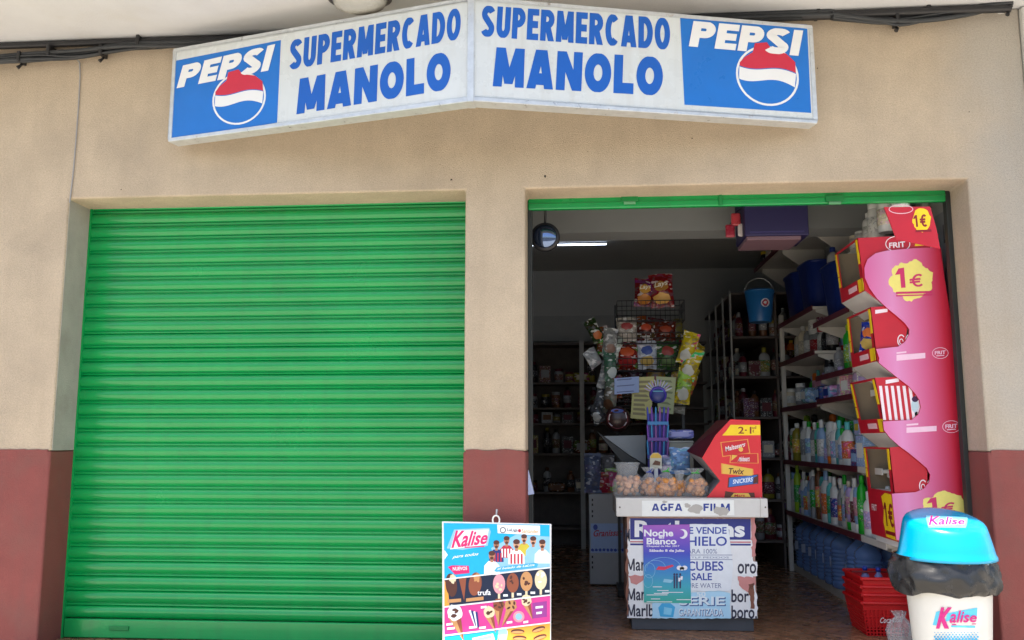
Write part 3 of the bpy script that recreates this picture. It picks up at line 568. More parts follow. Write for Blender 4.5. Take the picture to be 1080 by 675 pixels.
# white dividing lines
for (a, b) in (((44, 355), (600, 293)), ((44, 501), (600, 438)), ((44, 651), (601, 583))):
    m.poly(sf, [k5(a[0], a[1]+4), k5(b[0], b[1]+4), k5(b[0], b[1]-3), k5(a[0], a[1]-3)], WH, .0046)
m.poly(sf, [k5(44, 252), k5(62, 226), k5(44, 200)], WH, .003)
m.build('printed_sheet', pr, kb)
m = MB(); c = sf.at(k5(316, 40)); rg_ = [c + Vector((.019*math.cos(R(a)), 0, .024*math.sin(R(a)) - .002)) for a in range(-90, 271, 24)]
m.tube(rg_, .0045, 7, caps=False); m.build('hanging_ring', WHITEPL, kb)
m = MB(); m.tube([c + Vector((0, .01, .022)), c + Vector((.001, .03, .05))], [.004, .007], 7); m.build('hook', STEEL, kb)

# ================================================================== INTERIOR SHELL
XW, YB, ZC = 2.26, 5.2, 3.15
structure_mb = MB(); structure_mb.box((-3.4, YB, 0.002), (XW + .1, YB + .1, ZC - .002)); structure(structure_mb.build('rear_wall', INWALL))
m = MB(); m.box((XW, .302, .002), (XW + .1, YB - .002, ZC - .002)); structure(m.build('side_wall', INWALL))
m = MB(); m.box((-3.5, .302, .002), (-3.4, YB + .1, ZC - .002)); structure(m.build('side_wall', INWALL))
m = MB(); m.box((-3.5, .302, ZC), (XW + .1, YB + .1, ZC + .1)); structure(m.build('ceiling', INWALL))
m = MB(); m.box((-3.398, .95, 2.575), (XW - .002, 1.2, ZC - .002)); structure(m.build('ceiling_beam', mat('grey_beam_paint', (.205, .215, .215), .85, var=.05, vscale=2)))
m = MB(); m.box((-3.398, YB - .06, 2.30), (1.2, YB - .002, 2.60)); structure(m.build('wall_panel', mat('grey_board', (.40, .41, .40), .7, var=.05)))

# fluorescent tube on the ceiling
tb = thing('tube_light', 'lit bluish fluorescent tube on the shop ceiling behind the round mirror', 'lamp', (-.3, 3.6, 3.1))
m = MB(); m.box((-.92, 3.585, 3.122), (.30, 3.615, 3.149)); m.build('fitting', mat('grey_lamp_fitting', (.25, .26, .28), .5), tb, bevel=.004)
em = bpy.data.materials.new('lit_tube'); em.use_nodes = True; b = em.node_tree.nodes['Principled BSDF']; b.inputs['Emission Color'].default_value = (.72, .82, 1, 1); b.inputs['Emission Strength'].default_value = 3.6
m = MB(); m.tube([(-.9, 3.6, 3.096), (.28, 3.6, 3.096)], .0075, 10); m.build('tube', em, tb)

# round convex mirror under the shutter rail
c = P(575, 250.5, .40); mr = thing('convex_mirror', 'small round convex mirror with black rim hanging inside the top of the doorway', 'mirror', c)
m = MB(); m.lathe([(.068, -.030), (.088, -.028), (.093, -.008), (.088, .012), (.05, .02), (.001, .022)], (0, 0, 0), 32)
for v in m.v: v.x, v.y, v.z = c.x + v.x, c.y + v.z, c.z + v.y
m.build('rim', BLACK, mr)
m = MB(); m.lathe([(.078, -.026), (.066, -.036), (.045, -.046), (.02, -.052), (.001, -.053)], (0, 0, 0), 32)
for v in m.v: v.x, v.y, v.z = c.x + v.x, c.y + v.z, c.z + v.y
m.build('glass', mat('blue_mirror_glass', (.16, .22, .36), .06, metal=.9, var=.1, vscale=3), mr)
m = MB(); m.tube([(c.x, c.y + .01, c.z + .085), (c.x + .004, c.y - .01, c.z + .2), (c.x + .004, c.y - .05, 2.66)], .007, 8); m.build('bracket', BLACK, mr)

# ================================================================== BOTTLES AND PACKS (prototypes, later copied)
def proto_bottle(kind):
    t = thing(kind, 'bottle', 'bottle', (0, 0, 0))
    if kind == 'bottle':       # flat shampoo bottle
        pr = [(.046, 0), (.052, .008), (.052, .15), (.047, .18), (.028, .20), (.020, .205)]; cap = [(.021, .206), (.022, .21), (.021, .248), (.016, .252), (.001, .253)]; lb = [(.0535, .04), (.0535, .14)]; sx = .62
    elif kind == 'round_bottle':
        pr = [(.034, 0), (.038, .006), (.038, .19), (.032, .215), (.016, .23), (.015, .24)]; cap = [(.018, .238), (.018, .27), (.016, .274), (.001, .275)]; lb = [(.0392, .06), (.0392, .16)]; sx = 1.
    elif kind == 'flip_bottle':     # bottle standing on a wide cap
        pr = [(.048, .045), (.056, .07), (.058, .18), (.053, .225), (.040, .242), (.001, .245)]; cap = [(.040, 0), (.044, .004), (.046, .044), (.040, .0445)]; lb = [(.0592, .09), (.0597, .19)]; sx = .58
    elif kind == 'spray_bottle':
        pr = [(.040, 0), (.044, .006), (.044, .14), (.036, .18), (.016, .20), (.015, .22)]; cap = [(.017, .218), (.019, .235), (.03, .25), (.026, .275), (.001, .28)]; lb = [(.0452, .03), (.0452, .12)]; sx = .7
    else:                       # jar
        pr = [(.040, 0), (.044, .005), (.044, .10), (.038, .115), (.036, .118)]; cap = [(.040, .117), (.041, .12), (.041, .142), (.037, .145), (.001, .1455)]; lb = [(.0452, .025), (.0452, .085)]; sx = 1.
    m = MB(); m.lathe(pr, n=18, sx=sx, pw=2.4); m.build('body', OBJ, t)
    m = MB(); m.lathe(cap, n=16, sx=max(sx, .8)); m.build('cap', OBJ, t)
    m = MB(); a, b2 = lb; m.lathe([(a[0]*.99, a[1]), a, b2, (b2[0]*.99, b2[1])], n=18, sx=sx, pw=2.4)
    m.f, m.m, m.s = m.f[:-2], m.m[:-2], m.s[:-2]
    m.build('label_wrap', PRINT, t); return t
def proto_box(kind):
    t = thing(kind, 'box', 'box', (0, 0, 0)); m = MB()
    if kind == 'carton': m.box((-.045, -.055, 0), (.045, .055, .17)); m.build('body', PRINT, t, bevel=.002, seg=1)
    else:
        m.box((-.07, -.085, 0), (.07, .085, .12)); m.build('body', FOILP, t, bevel=.03, seg=4)
    w, z0, z1, x = (.04, .05, .13, -.0462) if kind == 'carton' else (.05, .03, .09, -.0712)
    m = MB(); m.slab([(x, -w, z0), (x, w, z0), (x, w, z1), (x, -w, z1)], (.001, 0, 0)); m.build('printed_patch', CARD, t)
    return t
PROTO = {}
USED = {}
KW = {'bottle': 'bottle', 'round_bottle': 'round bottle', 'flip_bottle': 'upended bottle', 'spray_bottle': 'spray bottle', 'jar': 'jar', 'carton': 'carton', 'soft_pack': 'soft pack'}
def product(kind, loc, label, body, cap=(.8, .8, .8), patch=(.8, .8, .8), sc=(1, 1, 1), rz=0., group=None):
    fresh = kind not in PROTO
    if fresh: PROTO[kind] = proto_bottle(kind) if kind in ('bottle', 'round_bottle', 'flip_bottle', 'spray_bottle', 'jar') else proto_box(kind)
    cols = {'body': body, 'cap': cap, 'label_wrap': patch, 'printed_patch': patch}
    if not fresh: o = copy_tree(PROTO[kind], loc, label, rz=rz, sc=sc, colors=cols)
    else:
        o = PROTO[kind]; o.location = loc; o.rotation_euler = (0, 0, rz); o.scale = sc
        for ch in o.children: ch.color = (*cols[ch.name.split('.')[0]], 1)
    o['label'] = label; o['category'] = KW[kind].split()[-1] if kind != 'soft_pack' else 'pack'
    if group: o['group'] = group
    return o
W_, CRM, LBL, DBLU, LIM, GRN, ORG, REDC, LIL, PNK, BRN, TEAL, YEL, BLK, OLV, MAR, GRY = [srgb(*c) for c in ((225, 226, 222), (222, 212, 188), (150, 185, 225), (30, 60, 150), (150, 190, 40), (30, 165, 40), (235, 120, 40), (180, 30, 40), (190, 170, 220), (225, 150, 180), (110, 70, 40), (90, 190, 190), (225, 190, 50), (25, 25, 28), (140, 130, 40), (95, 25, 40), (150, 152, 155))]
NAMEC = {W_: 'white', CRM: 'cream', LBL: 'light blue', DBLU: 'dark blue', LIM: 'lime', GRN: 'bright green', ORG: 'orange', REDC: 'red', LIL: 'lilac', PNK: 'pink', BRN: 'brown', TEAL: 'teal', YEL: 'yellow', BLK: 'black', OLV: 'olive', MAR: 'maroon', GRY: 'grey'}
def px_y(x, X): return FOC * X / (x - 611.9) + CAM.y       # depth at which a thing at X stood in the photo's column x
def row(items, X, z, where, group, jx=.015, hs=1., ws=1., tight=False):
    if tight:
        rg = random.Random(len(items)); out = []
        for a_, b_ in zip(items, items[1:] + [None]):
            out.append(a_)
            if b_: out.append(((a_[0] + b_[0])/2, rg.choice(['bottle', 'bottle', 'flip_bottle', 'round_bottle', 'spray_bottle']), rg.choice([W_, W_, CRM, LBL, LIL, W_, GRY, TEAL]), rg.choice([W_, W_, LBL, GRN, PNK, DBLU]), rg.choice([W_, LBL, PNK, GRN, ORG, LIL]), rg.uniform(.85, 1.1)))
        items = out
    for i, it in enumerate(items):
        x, kind, body, cap, patch = it[:5]; h = it[5] if len(it) > 5 else 1.; wd = it[6] if len(it) > 6 else 1.
        y = px_y(x, X)
        lab = '%s %s, %s from the doorway on the %s' % (NAMEC[body], KW[kind], ORD[i + 1], where)
        product(kind, (X + rnd.uniform(-jx, jx), y, z), lab, body, cap, patch, (wd*ws, wd*ws, h*hs), rnd.uniform(-.25, .25) + .25, group)

# ================================================================== SHELVING ALONG THE RIGHT WALL
def shelf_unit(y0, y1, zs, label, xf=1.86, posts=(), strips=True, near_white=False):
    t = thing('shelving_unit', label, 'shelf', (xf + .2, (y0 + y1)/2, 0), 'shelving along the right wall')
    m = MB(); m.box((XW - .02, y0 + .004, .02), (XW - .003, y1 - .004, max(zs) + .2)); m.build('back_panel', SHELF, t)
    for z in zs:
        m = MB(); m.box((xf, y0 + .003, z - .022), (XW - .022, y1 - .003, z)); sb = m.build('shelf', SHELF, t, bevel=.002, seg=1)
        if strips:
            m = MB(); m.box((xf - .008, y0 + .004, z - .032), (xf - .001, y1 - .004, z + .008)); m.build('price_strip', SHELF if near_white else STRIP, sb)
        for yy in (y0 + .02, y1 - .032):
            m = MB(); m.slab([(xf + .03, yy, z - .024), (XW - .024, yy, z - .024), (XW - .024, yy, z - .15), (XW - .1, yy, z - .15), (xf + .03, yy, z - .045)], (0, .012, 0)); m.build('bracket', SHELF, sb)
    for yy in posts:
        m = MB(); m.box((xf + .002, yy, .0), (xf + .042, yy + .045, max(zs) + .1)); m.build('post', SHELF, t, bevel=.003)
    for yy in (y0 + .01, y1 - .04):
        m = MB(); m.box((XW - .06, yy, .0), (XW - .021, yy + .03, max(zs) + .25)); m.build('post', SHELF, t)
    m = MB(); m.box((xf + .05, y0, .0), (XW - .022, y1, .06)); m.build('base_plinth', SHELF, t)
    return t
shelf_unit(.68, 1.168, [.53, .98, 1.47, 2.43], 'cream steel shelving nearest the doorway behind the pink display stand', near_white=True)
shelf_unit(1.172, 2.10, [.53, .98, 1.47, 1.65, 2.07], 'middle bay of cream steel shelving with blue bins near its top')
shelf_unit(2.104, 3.33, [.53, .98, 1.45, 1.865, 2.22], 'far bay of cream steel shelving with a white front post', posts=(3.28,))
ts = thing('wall_shelf', 'long high wall shelf with pale underside high above the blue bins', 'shelf', (2.05, 2.7, 2.9))
m = MB(); m.box((1.84, 1.3, 2.90), (XW - .003, 4.2, 2.925)); m.build('board', SHELF, ts)
m = MB(); m.box((1.832, 1.3, 2.892), (1.8395, 4.2, 2.935)); m.build('edge_strip', STRIP, ts)
for yy in (1.35, 2.2, 3.1, 4.0):
    m = MB(); m.slab([(1.88, yy, 2.898), (XW - .004, yy, 2.898), (XW - .004, yy, 2.62), (XW - .06, yy, 2.62), (1.88, yy, 2.86)], (0, .014, 0)); m.build('bracket', SHELF, ts)
G1 = 'products on the right wall shelves'
row([(921, 'bottle', LIL, W_, W_, 1.05), (908, 'bottle', W_, PNK, ORG, 1.1), (897, 'round_bottle', GRN, GRN, GRN, 1.1, 1.1), (888, 'bottle', W_, W_, MAR, 1.12), (881.5, 'round_bottle', CRM, CRM, BRN, .95), (876, 'bottle', W_, GRN, GRN, 1.15), (869, 'bottle', W_, W_, DBLU, 1.08, 1.1), (861, 'bottle', W_, LBL, ORG, 1.2, 1.2), (853, 'round_bottle', BRN, CRM, YEL, 1.25, 1.1), (845, 'bottle', LBL, W_, W_, 1.12, 1.2), (838, 'bottle', W_, W_, LBL, 1.1), (832.5, 'round_bottle', LIM, LIM, GRN, 1.15), (826.5, 'bottle', W_, LBL, W_, 1.05), (821.5, 'bottle', LIL, W_, W_, 1.05), (817, 'bottle', W_, GRY, LBL, 1.)], 1.93, .531, 'lowest shelf', G1, hs=1.30, ws=.86, tight=True)
row([(914, 'flip_bottle', W_, W_, LIL), (900, 'bottle', TEAL, W_, W_, 1.1), (892, 'bottle', W_, LIL, LIL, 1.1), (884, 'flip_bottle', W_, PNK, PNK, 1.1), (874, 'bottle', LBL, DBLU, W_, 1.1), (864, 'bottle', W_, GRN, GRN, 1.15), (857, 'flip_bottle', BRN, CRM, CRM, 1.1), (848, 'bottle', W_, W_, LBL, 1.1), (840, 'bottle', W_, DBLU, W_, 1.1)], 2.07, .531, 'lowest shelf, back row', G1, hs=1.36, ws=.95)
row([(884, 'bottle', W_, TEAL, ORG, 1.05, 1.15), (877, 'bottle', TEAL, TEAL, W_, 1.1), (869, 'flip_bottle', W_, ORG, W_, 1.12, 1.1), (859.5, 'bottle', LBL, W_, W_, 1.15, 1.15), (850, 'bottle', GRY, W_, W_, 1.1), (842, 'bottle', W_, W_, GRY, 1.15, 1.1), (834.5, 'round_bottle', OLV, W_, YEL, 1.02, 1.25), (828, 'round_bottle', MAR, BLK, MAR, .9, 1.2)], 1.93, .981, 'chest high shelf', G1, hs=1.18, ws=.92, tight=True)
row([(880, 'spray_bottle', W_, GRN, GRN, 1.25), (870, 'spray_bottle', PNK, ORG, W_, 1.3), (861, 'jar', LIL, W_, W_, 2.1, 1.2), (851, 'spray_bottle', GRY, BLK, W_, 1.35), (843, 'spray_bottle', W_, LIM, LIM, 1.35)], 2.07, .981, 'chest high shelf, back row', G1, hs=1.08, ws=1.15)
row([(818.5, 'soft_pack', W_, W_, LBL, 1.5, 1.0)], 1.93, .981, 'chest high shelf beside the white post', G1)
for (x, body, patch, z, h, wd, lb) in ((905, LBL, W_, .981, 1.25, 1.5, 'big light blue carton lying open toward the aisle beside the pink display stand'), (897, DBLU, LBL, .981, .7, 1.3, 'small dark blue carton under the light blue one beside the display stand')):
    product('carton', (1.93, px_y(x, 1.93), z), lb, body, patch=patch, sc=(wd, wd, h), group=G1)
for (x, body, patch, lb) in ((899, LBL, YEL, 'bright blue carton stacked on top of the light blue carton near the display'), (889, GRN, ORG, 'green and orange carton balanced over the chest high shelf')):
    product('carton', (2.0, px_y(x, 2.0), 1.20), lb, body, patch=patch, sc=(1.0, 1.0, .6), group=G1)
row([(905, 'carton', W_, W_, LIL, 1.0), (897, 'spray_bottle', LIL, W_, W_, .9), (890, 'carton', PNK, W_, W_, .9), (882, 'spray_bottle', W_, LIL, LIL, .85), (874, 'soft_pack', LBL, W_, DBLU, .9), (864, 'soft_pack', DBLU, W_, LBL, 1.0), (851, 'soft_pack', LBL, W_, W_, 1.05), (840, 'jar', GRY, W_, W_, 1.3), (831, 'jar', CRM, W_, W_, 1.1), (820, 'soft_pack', W_, W_, GRY, 1.35, 1.2)], 1.96, 1.472, 'eye level shelf', G1)
row([(874, 'round_bottle', BLK, BLK, GRY, .95, 1.2), (868, 'bottle', BLK, W_, BLK, .95, 1.2), (861.5, 'round_bottle', W_, W_, W_, .85), (856, 'bottle', GRY, W_, REDC, 1.15, 1.15), (850, 'round_bottle', GRY, CRM, W_, 1.1), (844.5, 'round_bottle', CRM, W_, CRM, 1.2, 1.2), (838.5, 'round_bottle', CRM, CRM, W_, 1.15, 1.2), (832.5, 'round_bottle', ORG, YEL, BRN, .95), (826, 'round_bottle', REDC, REDC, W_, .95, 1.1), (815.5, 'jar', DBLU, W_, W_, 1.3), (810, 'jar', BLK, BLK, GRY, 1.3)], 2.05, 1.866, 'upper shelf of the far bay', G1)
row([(888, 'round_bottle', GRN, LIM, LIM, 1.35), (880, 'round_bottle', GRY, GRY, GRY, .8), (871, 'jar', BLK, BLK, GRY, 1.), (895, 'round_bottle', LIM, GRN, W_, 1.3)], 2.0, 1.652, 'upper shelf of the middle bay', G1)
row([(886, 'round_bottle', BLK, BLK, BLK, .9), (880, 'round_bottle', BLK, GRY, BLK, .95), (873, 'round_bottle', DBLU, BLK, GRY, .9), (862, 'round_bottle', REDC, MAR, MAR, 1.1), (856, 'jar', W_, W_, W_, 1.3)], 2.05, 2.072, 'shelf below the blue bins', G1)
row([(950, 'jar', W_, W_, W_, 1.75, 1.15), (937, 'jar', W_, W_, CRM, 1.7, 1.15), (925, 'jar', W_, W_, W_, 1.75, 1.1), (914, 'round_bottle', W_, W_, W_, .85), (906, 'round_bottle', W_, CRM, W_, .8), (900, 'round_bottle', CRM, W_, W_, .75)], 1.92, 2.432, 'top shelf behind the pink display', G1)
PALE = [W_, W_, W_, W_, CRM, LBL, LIL, GRY, W_, PNK, TEAL, YEL, GRN, ORG, DBLU, REDC, BLK]
def fill(X, y0, y1, z, hmax, where, step=.088, seed=0, kinds=('bottle', 'flip_bottle', 'round_bottle', 'bottle', 'jar')):
    rg = random.Random(seed); y = y0; k = 1
    while y < y1:
        kind = rg.choice(kinds); base = {'bottle': .253, 'round_bottle': .275, 'flip_bottle': .245, 'spray_bottle': .28, 'jar': .146, 'carton': .17, 'soft_pack': .12}[kind]
        h = min(hmax, base*rg.uniform(1.0, 1.35)); b_ = rg.choice(PALE)
        product(kind, (X + rg.uniform(-.012, .012), y, z), '%s %s, %s from the doorway on the %s' % (NAMEC[b_], KW[kind], ORD[k], where), b_, rg.choice(PALE), rg.choice(PALE), (.85, .85, h/base), rg.uniform(-.2, .5), G1)
        y += step*rg.uniform(.9, 1.2); k += 1
fill(1.985, .85, 3.2, .531, .39, 'bottom shelf, second row', .125, 21)
fill(1.99, 1.05, 3.2, .981, .33, 'chest shelf, second row', .125, 22)
fill(2.165, .75, 3.25, .531, .36, 'bottom shelf, hindmost row', seed=1)
fill(2.165, .75, 3.25, .981, .40, 'chest shelf, hindmost row', seed=2)
fill(2.12, .75, 2.05, 1.472, .14, 'eye level shelf, back row', .10, 3, ('jar', 'carton', 'soft_pack', 'jar'))
fill(2.12, 2.15, 3.25, 1.452, .34, 'far eye level shelf, back row', .085, 4)
fill(2.15, 2.16, 3.25, 1.866, .30, 'far upper shelf, hindmost row', .085, 5)
fill(2.13, 1.22, 2.05, 1.652, .34, 'middle upper shelf, hindmost row', .085, 6)
fill(2.16, 1.22, 1.50, 2.072, .38, 'shelf below the high wall shelf', .09, 7)
fill(1.90, 1.32, 1.62, 2.927, .17, 'high wall shelf', .10, 8, ('jar', 'carton'))
fill(1.92, 2.55, 4.1, 2.927, .2, 'high shelf, far end', .15, 9, ('jar', 'carton', 'soft_pack'))
product('round_bottle', (2.02, px_y(878, 2.02), 2.072 + .31), 'white bottle with dark blue cap standing high beside the navy bins', W_, DBLU, DBLU, (1.2, 1.2, 1.1), group=G1)
# blue bins, hanging bucket, purple box
def tub(name, label, cat, c, r0, r1, h, colr, sx=1., sy=1., pw=2., badge=None, handle=True):
    t = thing(name, label, cat, c)
    m = MB(); m.lathe([(r0, 0), (r0*1.02, .004), (r1, h-.02), (r1*1.05, h-.02), (r1*1.05, h), (r1*.97, h), (r0*.95, .02), (.001, .015)], c, 32, sx=sx, sy=sy, pw=pw); m.build('shell', OBJ, t, color=colr)
    if handle:
        m = MB(); m.tube([Vector(c) + Vector((r1*sx*math.cos(R(a))*1.03, 0, h - .02 + .13*math.sin(R(a)))) for a in range(0, 181, 15)], .005, 7); m.build('handle', STEEL, t)
    if badge:
        m2 = MB(); m2.lathe([(r0, 0), (r0*1.02, .004), (r1, h-.02)], c, 32, sx=sx, sy=sy, pw=pw); sf = Surf(m2); m = MB()
        m.disc(sf, *badge, 4.4, 4.6, 0, .002); m.disc(sf, *badge, 3.0, 3.2, 1, .003); m.disc(sf, badge[0], badge[1], 1.7, 1.6, 0, .004, rag=.3); m.build('badge', [ink(225, 228, 232), ink(190, 60, 80)], t)
    return t
c = P(802, 340, 2.6); tub('bucket', 'light blue round bucket with a white badge hanging under the high shelf', 'bucket', c, .092, .120, .275, srgb(34, 104, 168), badge=(807, 319))
NB = srgb(22, 42, 110)
for (x, y, X, z, lb) in ((0, 1.72, 2.04, 2.072, 'navy blue storage bin nearest the doorway on the upper shelf'), (0, 2.42, 2.04, 2.222, 'navy blue storage bin behind the nearer bin on the upper shelf'), (0, 2.92, 2.04, 2.222, 'farthest navy storage bin on the upper shelf beside the hanging bucket')):
    tub('storage_bin', lb, 'bin', (X, y, z), .13, .165, .40, NB, pw=5, sx=1.05, sy=1.3, handle=False)['group'] = 'navy storage bins'
pb = thing('purple_box', 'large dark purple box hung on cords in front of the ceiling beam by the shelves', 'box', (1.27, .78, 2.45))
b0_ = P(786, 249, .60); b1_ = P(852, 214, .60)
m = MB(); m.box((b0_.x, .60, b0_.z), (b1_.x, .93, b1_.z + .12)); m.build('carton', CARD, pb, bevel=.008, color=srgb(34, 28, 74))
m = MB(); m.box((b0_.x + .01, .605, b0_.z - .026), (b1_.x - .05, .92, b0_.z - .001)); m.build('pink_tray', CARD, pb, bevel=.004, color=srgb(112, 84, 94))
m = MB(); m.box((b0_.x + .03, .5965, b0_.z + .02), (b1_.x - .03, .5995, b0_.z + .03)); m.build('tape', CARD, pb, color=srgb(52, 46, 98))
for x in (b0_.x + .06, b1_.x - .06):
    m = MB(); m.tube([(x, .76, b1_.z + .118), (x + .004, .76, ZC - .001)], .006, 6); m.build('cord', WIRE, pb)
for i, (x, y, cl_) in enumerate(((776, 232, srgb(180, 60, 70)), (783, 243, srgb(200, 190, 190)), (770, 244, srgb(150, 40, 60)))):
    c = P(x, y, .70); t = thing('toy_packet', '%s toy packet hanging at the edge of the purple box' % ('red', 'pale', 'dark red')[i], 'packet', c, 'toy packets beside the purple box')
    m = MB(); m.box((c.x-.03, c.y-.012, c.z-.04), (c.x+.03, c.y+.012, c.z+.045)); m.build('packet', FOIL, t, bevel=.01, color=cl_)
    m = MB(); m.tube([(c.x, c.y, c.z+.05), (c.x+.07, c.y, c.z+.10), (b0_.x + .03, .70, b0_.z + .06)], .003, 5); m.build('hook', WIRE, t)

# big water bottles on the floor under the shelves
def water_bottle(c, label, first=[None]):
    if first[0] is None:
        t = thing('water_bottle', label, 'bottle', (0, 0, 0), 'large water bottles under the lowest shelf'); prf = [(.07, 0), (.088, .008), (.092, .03)]
        for k in range(9): z = .04 + k*.028; prf += [(.093, z), (.093, z+.013), (.082, z+.018), (.082, z+.024)]
        prf += [(.092, .30), (.085, .335), (.06, .365), (.03, .385), (.022, .39), (.022, .41)]
        m = MB(); m.lathe(prf, n=26, pw=2.5); m.build('body', WATERPET, t)
        m = MB(); m.lathe([(.026, .40), (.027, .402), (.027, .43), (.001, .432)], n=18); m.build('cap', OBJ, t, color=srgb(30, 60, 160))
        m = MB(); m.slab([(-.096, -.035, .16), (-.096, .03, .155), (-.096, .03, .225), (-.096, -.035, .23)], (.002, 0, 0)); m.build('paper_label', mat('pale_blue_label', (.42, .5, .66), .5), t)
        m = MB(); m.tube([(.03*math.cos(R(a)), .0, .405 + .045*math.sin(R(a))) for a in range(0, 181, 20)], .005, 6); m.build('carry_handle', OBJ, t, color=srgb(220, 225, 235))
        first[0] = t; t.location = c; return t
    return copy_tree(first[0], c, label, rz=rnd.uniform(-.3, .3))
wi = 0
for X, lbx in ((1.97, 'front'), (2.16, 'back')):
    for k, y in enumerate((1.42, 1.62, 2.0, 2.2, 2.42, 2.62, 2.85, 3.08)):
        water_bottle((X, y + (.06 if X > 2 else 0), .061), 'large blue water bottle under the lowest shelf, %s row, %s from the doorway' % (lbx, ORD[k+1]))

# ================================================================== REAR SHELVES (dark)
def rear_rack(label, x0, x1, y0, y1, zs, posts, along):
    t = thing('rear_rack', label, 'shelf', ((x0+x1)/2, (y0+y1)/2, 0), 'dark shelves at the back of the shop')
    for z in zs:
        m = MB(); m.box((x0, y0, z - .022), (x1, y1, z)); m.build('shelf', DARKSHELF, t, bevel=.002, seg=1)
    for p in posts:
        m = MB()
        if along == 'y': m.box((x0 - .012, p, 0), (x0 - .001, p + .05, zs[-1] + .02))
        else: m.box((p, y0 - .012, 0), (p + .05, y0 - .001, zs[-1] + .02))
        m.build('post', GREYPOST, t)
    m = MB()
    if along == 'y': m.box((x1 - .4, y0, .002), (x1 - .38, y1, zs[-1]))
    else: m.box((x0, y1 - .012, .002), (x1, y1 - .001, zs[-1]))
    m.build('back_panel', DARKSHELF, t); return t
ZR = [.25, .62, 1.0, 1.38, 1.76, 2.14, 2.56]
rear_rack('tall dark rack of bottles on the right at the back of the shop', 1.45, XW - .01, 3.42, 5.19, ZR, (3.42, 3.85, 4.3, 4.75), 'y')
ZK = [.22, .60, 1.02, 1.35, 1.52, 1.80, 2.24]
rear_rack('wide dark rack across the back wall left of the snack stand', -2.6, 1.40, 4.75, 5.13, ZK, (-.72, .0, .75), 'x')
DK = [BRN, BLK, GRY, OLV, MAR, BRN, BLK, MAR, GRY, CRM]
ri = random.Random(5)
for si, z in enumerate(ZR[1:-1]):
    for k in range(12):
        y = 3.50 + k*.138 + ri.uniform(-.03, .03); kind = ri.choice(['round_bottle', 'round_bottle', 'jar', 'carton', 'bottle']); b_ = ri.choice(DK); c_ = ri.choice(DK)
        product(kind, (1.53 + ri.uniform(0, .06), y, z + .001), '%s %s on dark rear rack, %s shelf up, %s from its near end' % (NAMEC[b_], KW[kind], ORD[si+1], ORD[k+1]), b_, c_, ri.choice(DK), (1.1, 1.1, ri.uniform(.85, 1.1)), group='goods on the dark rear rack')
for si, z in enumerate(ZR[:-1]):
    for k in range(6):
        kind = ri.choice(['round_bottle', 'jar', 'carton', 'bottle', 'round_bottle']); b_ = ri.choice(DK); c_ = ri.choice(DK)
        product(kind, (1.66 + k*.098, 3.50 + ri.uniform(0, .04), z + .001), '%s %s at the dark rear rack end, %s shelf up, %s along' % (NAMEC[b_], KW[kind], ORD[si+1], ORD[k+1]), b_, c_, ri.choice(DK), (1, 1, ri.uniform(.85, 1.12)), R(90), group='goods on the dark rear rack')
for si, z in enumerate(ZK[1:-1]):
    for k in range(16):
        x = -1.29 + k*.13 + ri.uniform(-.02, .02); kind = ri.choice(['jar', 'jar', 'carton', 'soft_pack', 'round_bottle']); b_ = ri.choice(DK[:8]); c_ = ri.choice(DK)
        lim = (ZK[si+2] - z - .05) / {'jar': .146, 'carton': .17, 'soft_pack': .12, 'round_bottle': .275}[kind]
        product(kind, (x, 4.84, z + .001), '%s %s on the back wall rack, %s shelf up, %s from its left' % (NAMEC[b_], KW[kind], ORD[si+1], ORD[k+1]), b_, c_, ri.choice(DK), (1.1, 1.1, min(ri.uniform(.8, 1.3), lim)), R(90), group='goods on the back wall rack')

# ================================================================== PINK SNACK DISPLAY STAND
YF, DEP = .34, .46
fr = thing('snack_display', 'tall pink and red cardboard snack stand with tilted trays and yellow price marks', 'display stand', (2.0, .5, 0))
PINKG = gradient('pink_print', [(0, srgb(216, 96, 156)), (.32, srgb(228, 146, 196)), (.62, srgb(220, 98, 146)), (.86, srgb(206, 40, 66)), (1, srgb(194, 28, 46))], 'X', .4, .05)
RED1 = mat('red_card_print', srgb(196, 28, 48), .42, var=.05, vscale=12); YLW = ink(252, 214, 30); PALEY = ink(250, 238, 130); MGN = ink(190, 30, 110); WHI = ink(240, 238, 240); DRD = ink(140, 16, 34)
z8 = lambda x, y: (870 + x/3.553, 210 + y/3.553)
z1 = lambda x, y: (880 + x/3.2125, 380 + y/3.2125)
sf = Plane((0, YF, 0), (0, -1, 0))
outl = [z8(430, 180), z8(330, 184), z8(232, 193), z8(190, 203), z8(160, 225), z8(148, 258), z8(150, 295), z8(168, 335), z8(195, 372), z8(235, 410), z8(270, 438), z8(300, 465), z8(316, 487), z8(316, 508), z8(300, 535), z8(275, 553),
        z8(192, 562), z8(204, 596), z1(150, 8), z1(185, 36), z1(218, 62), z1(250, 86), z1(272, 110), z1(288, 134), z1(293, 158), z1(286, 182), z1(262, 202), z1(165, 207), z1(168, 236), z1(190, 264), z1(222, 292), z1(250, 312), z1(284, 340), z1(312, 364), z1(325, 388), z1(322, 412), z1(302, 436), z1(275, 447), z1(195, 452), z1(210, 608), (1031, 592), (1024, 542), (1010, 380)]
m = MB(); pts = [sf.at(q) for q in outl]; m.slab(pts, (0, .012, 0), 0, 1); m.build('side_panel', [PINKG, RED1], fr)
# right-hand return of the stand
m = MB(); a = [sf.at(q) for q in ((992, 261), (1031, 592))]; m.slab([a[0] + Vector((.002, .014, 0)), a[1] + Vector((.002, .014, 0)), a[1] + Vector((.002, DEP, 0)), a[0] + Vector((.002, DEP, 0))], (.006, 0, 0)); m.build('rear_side', RED1, fr)
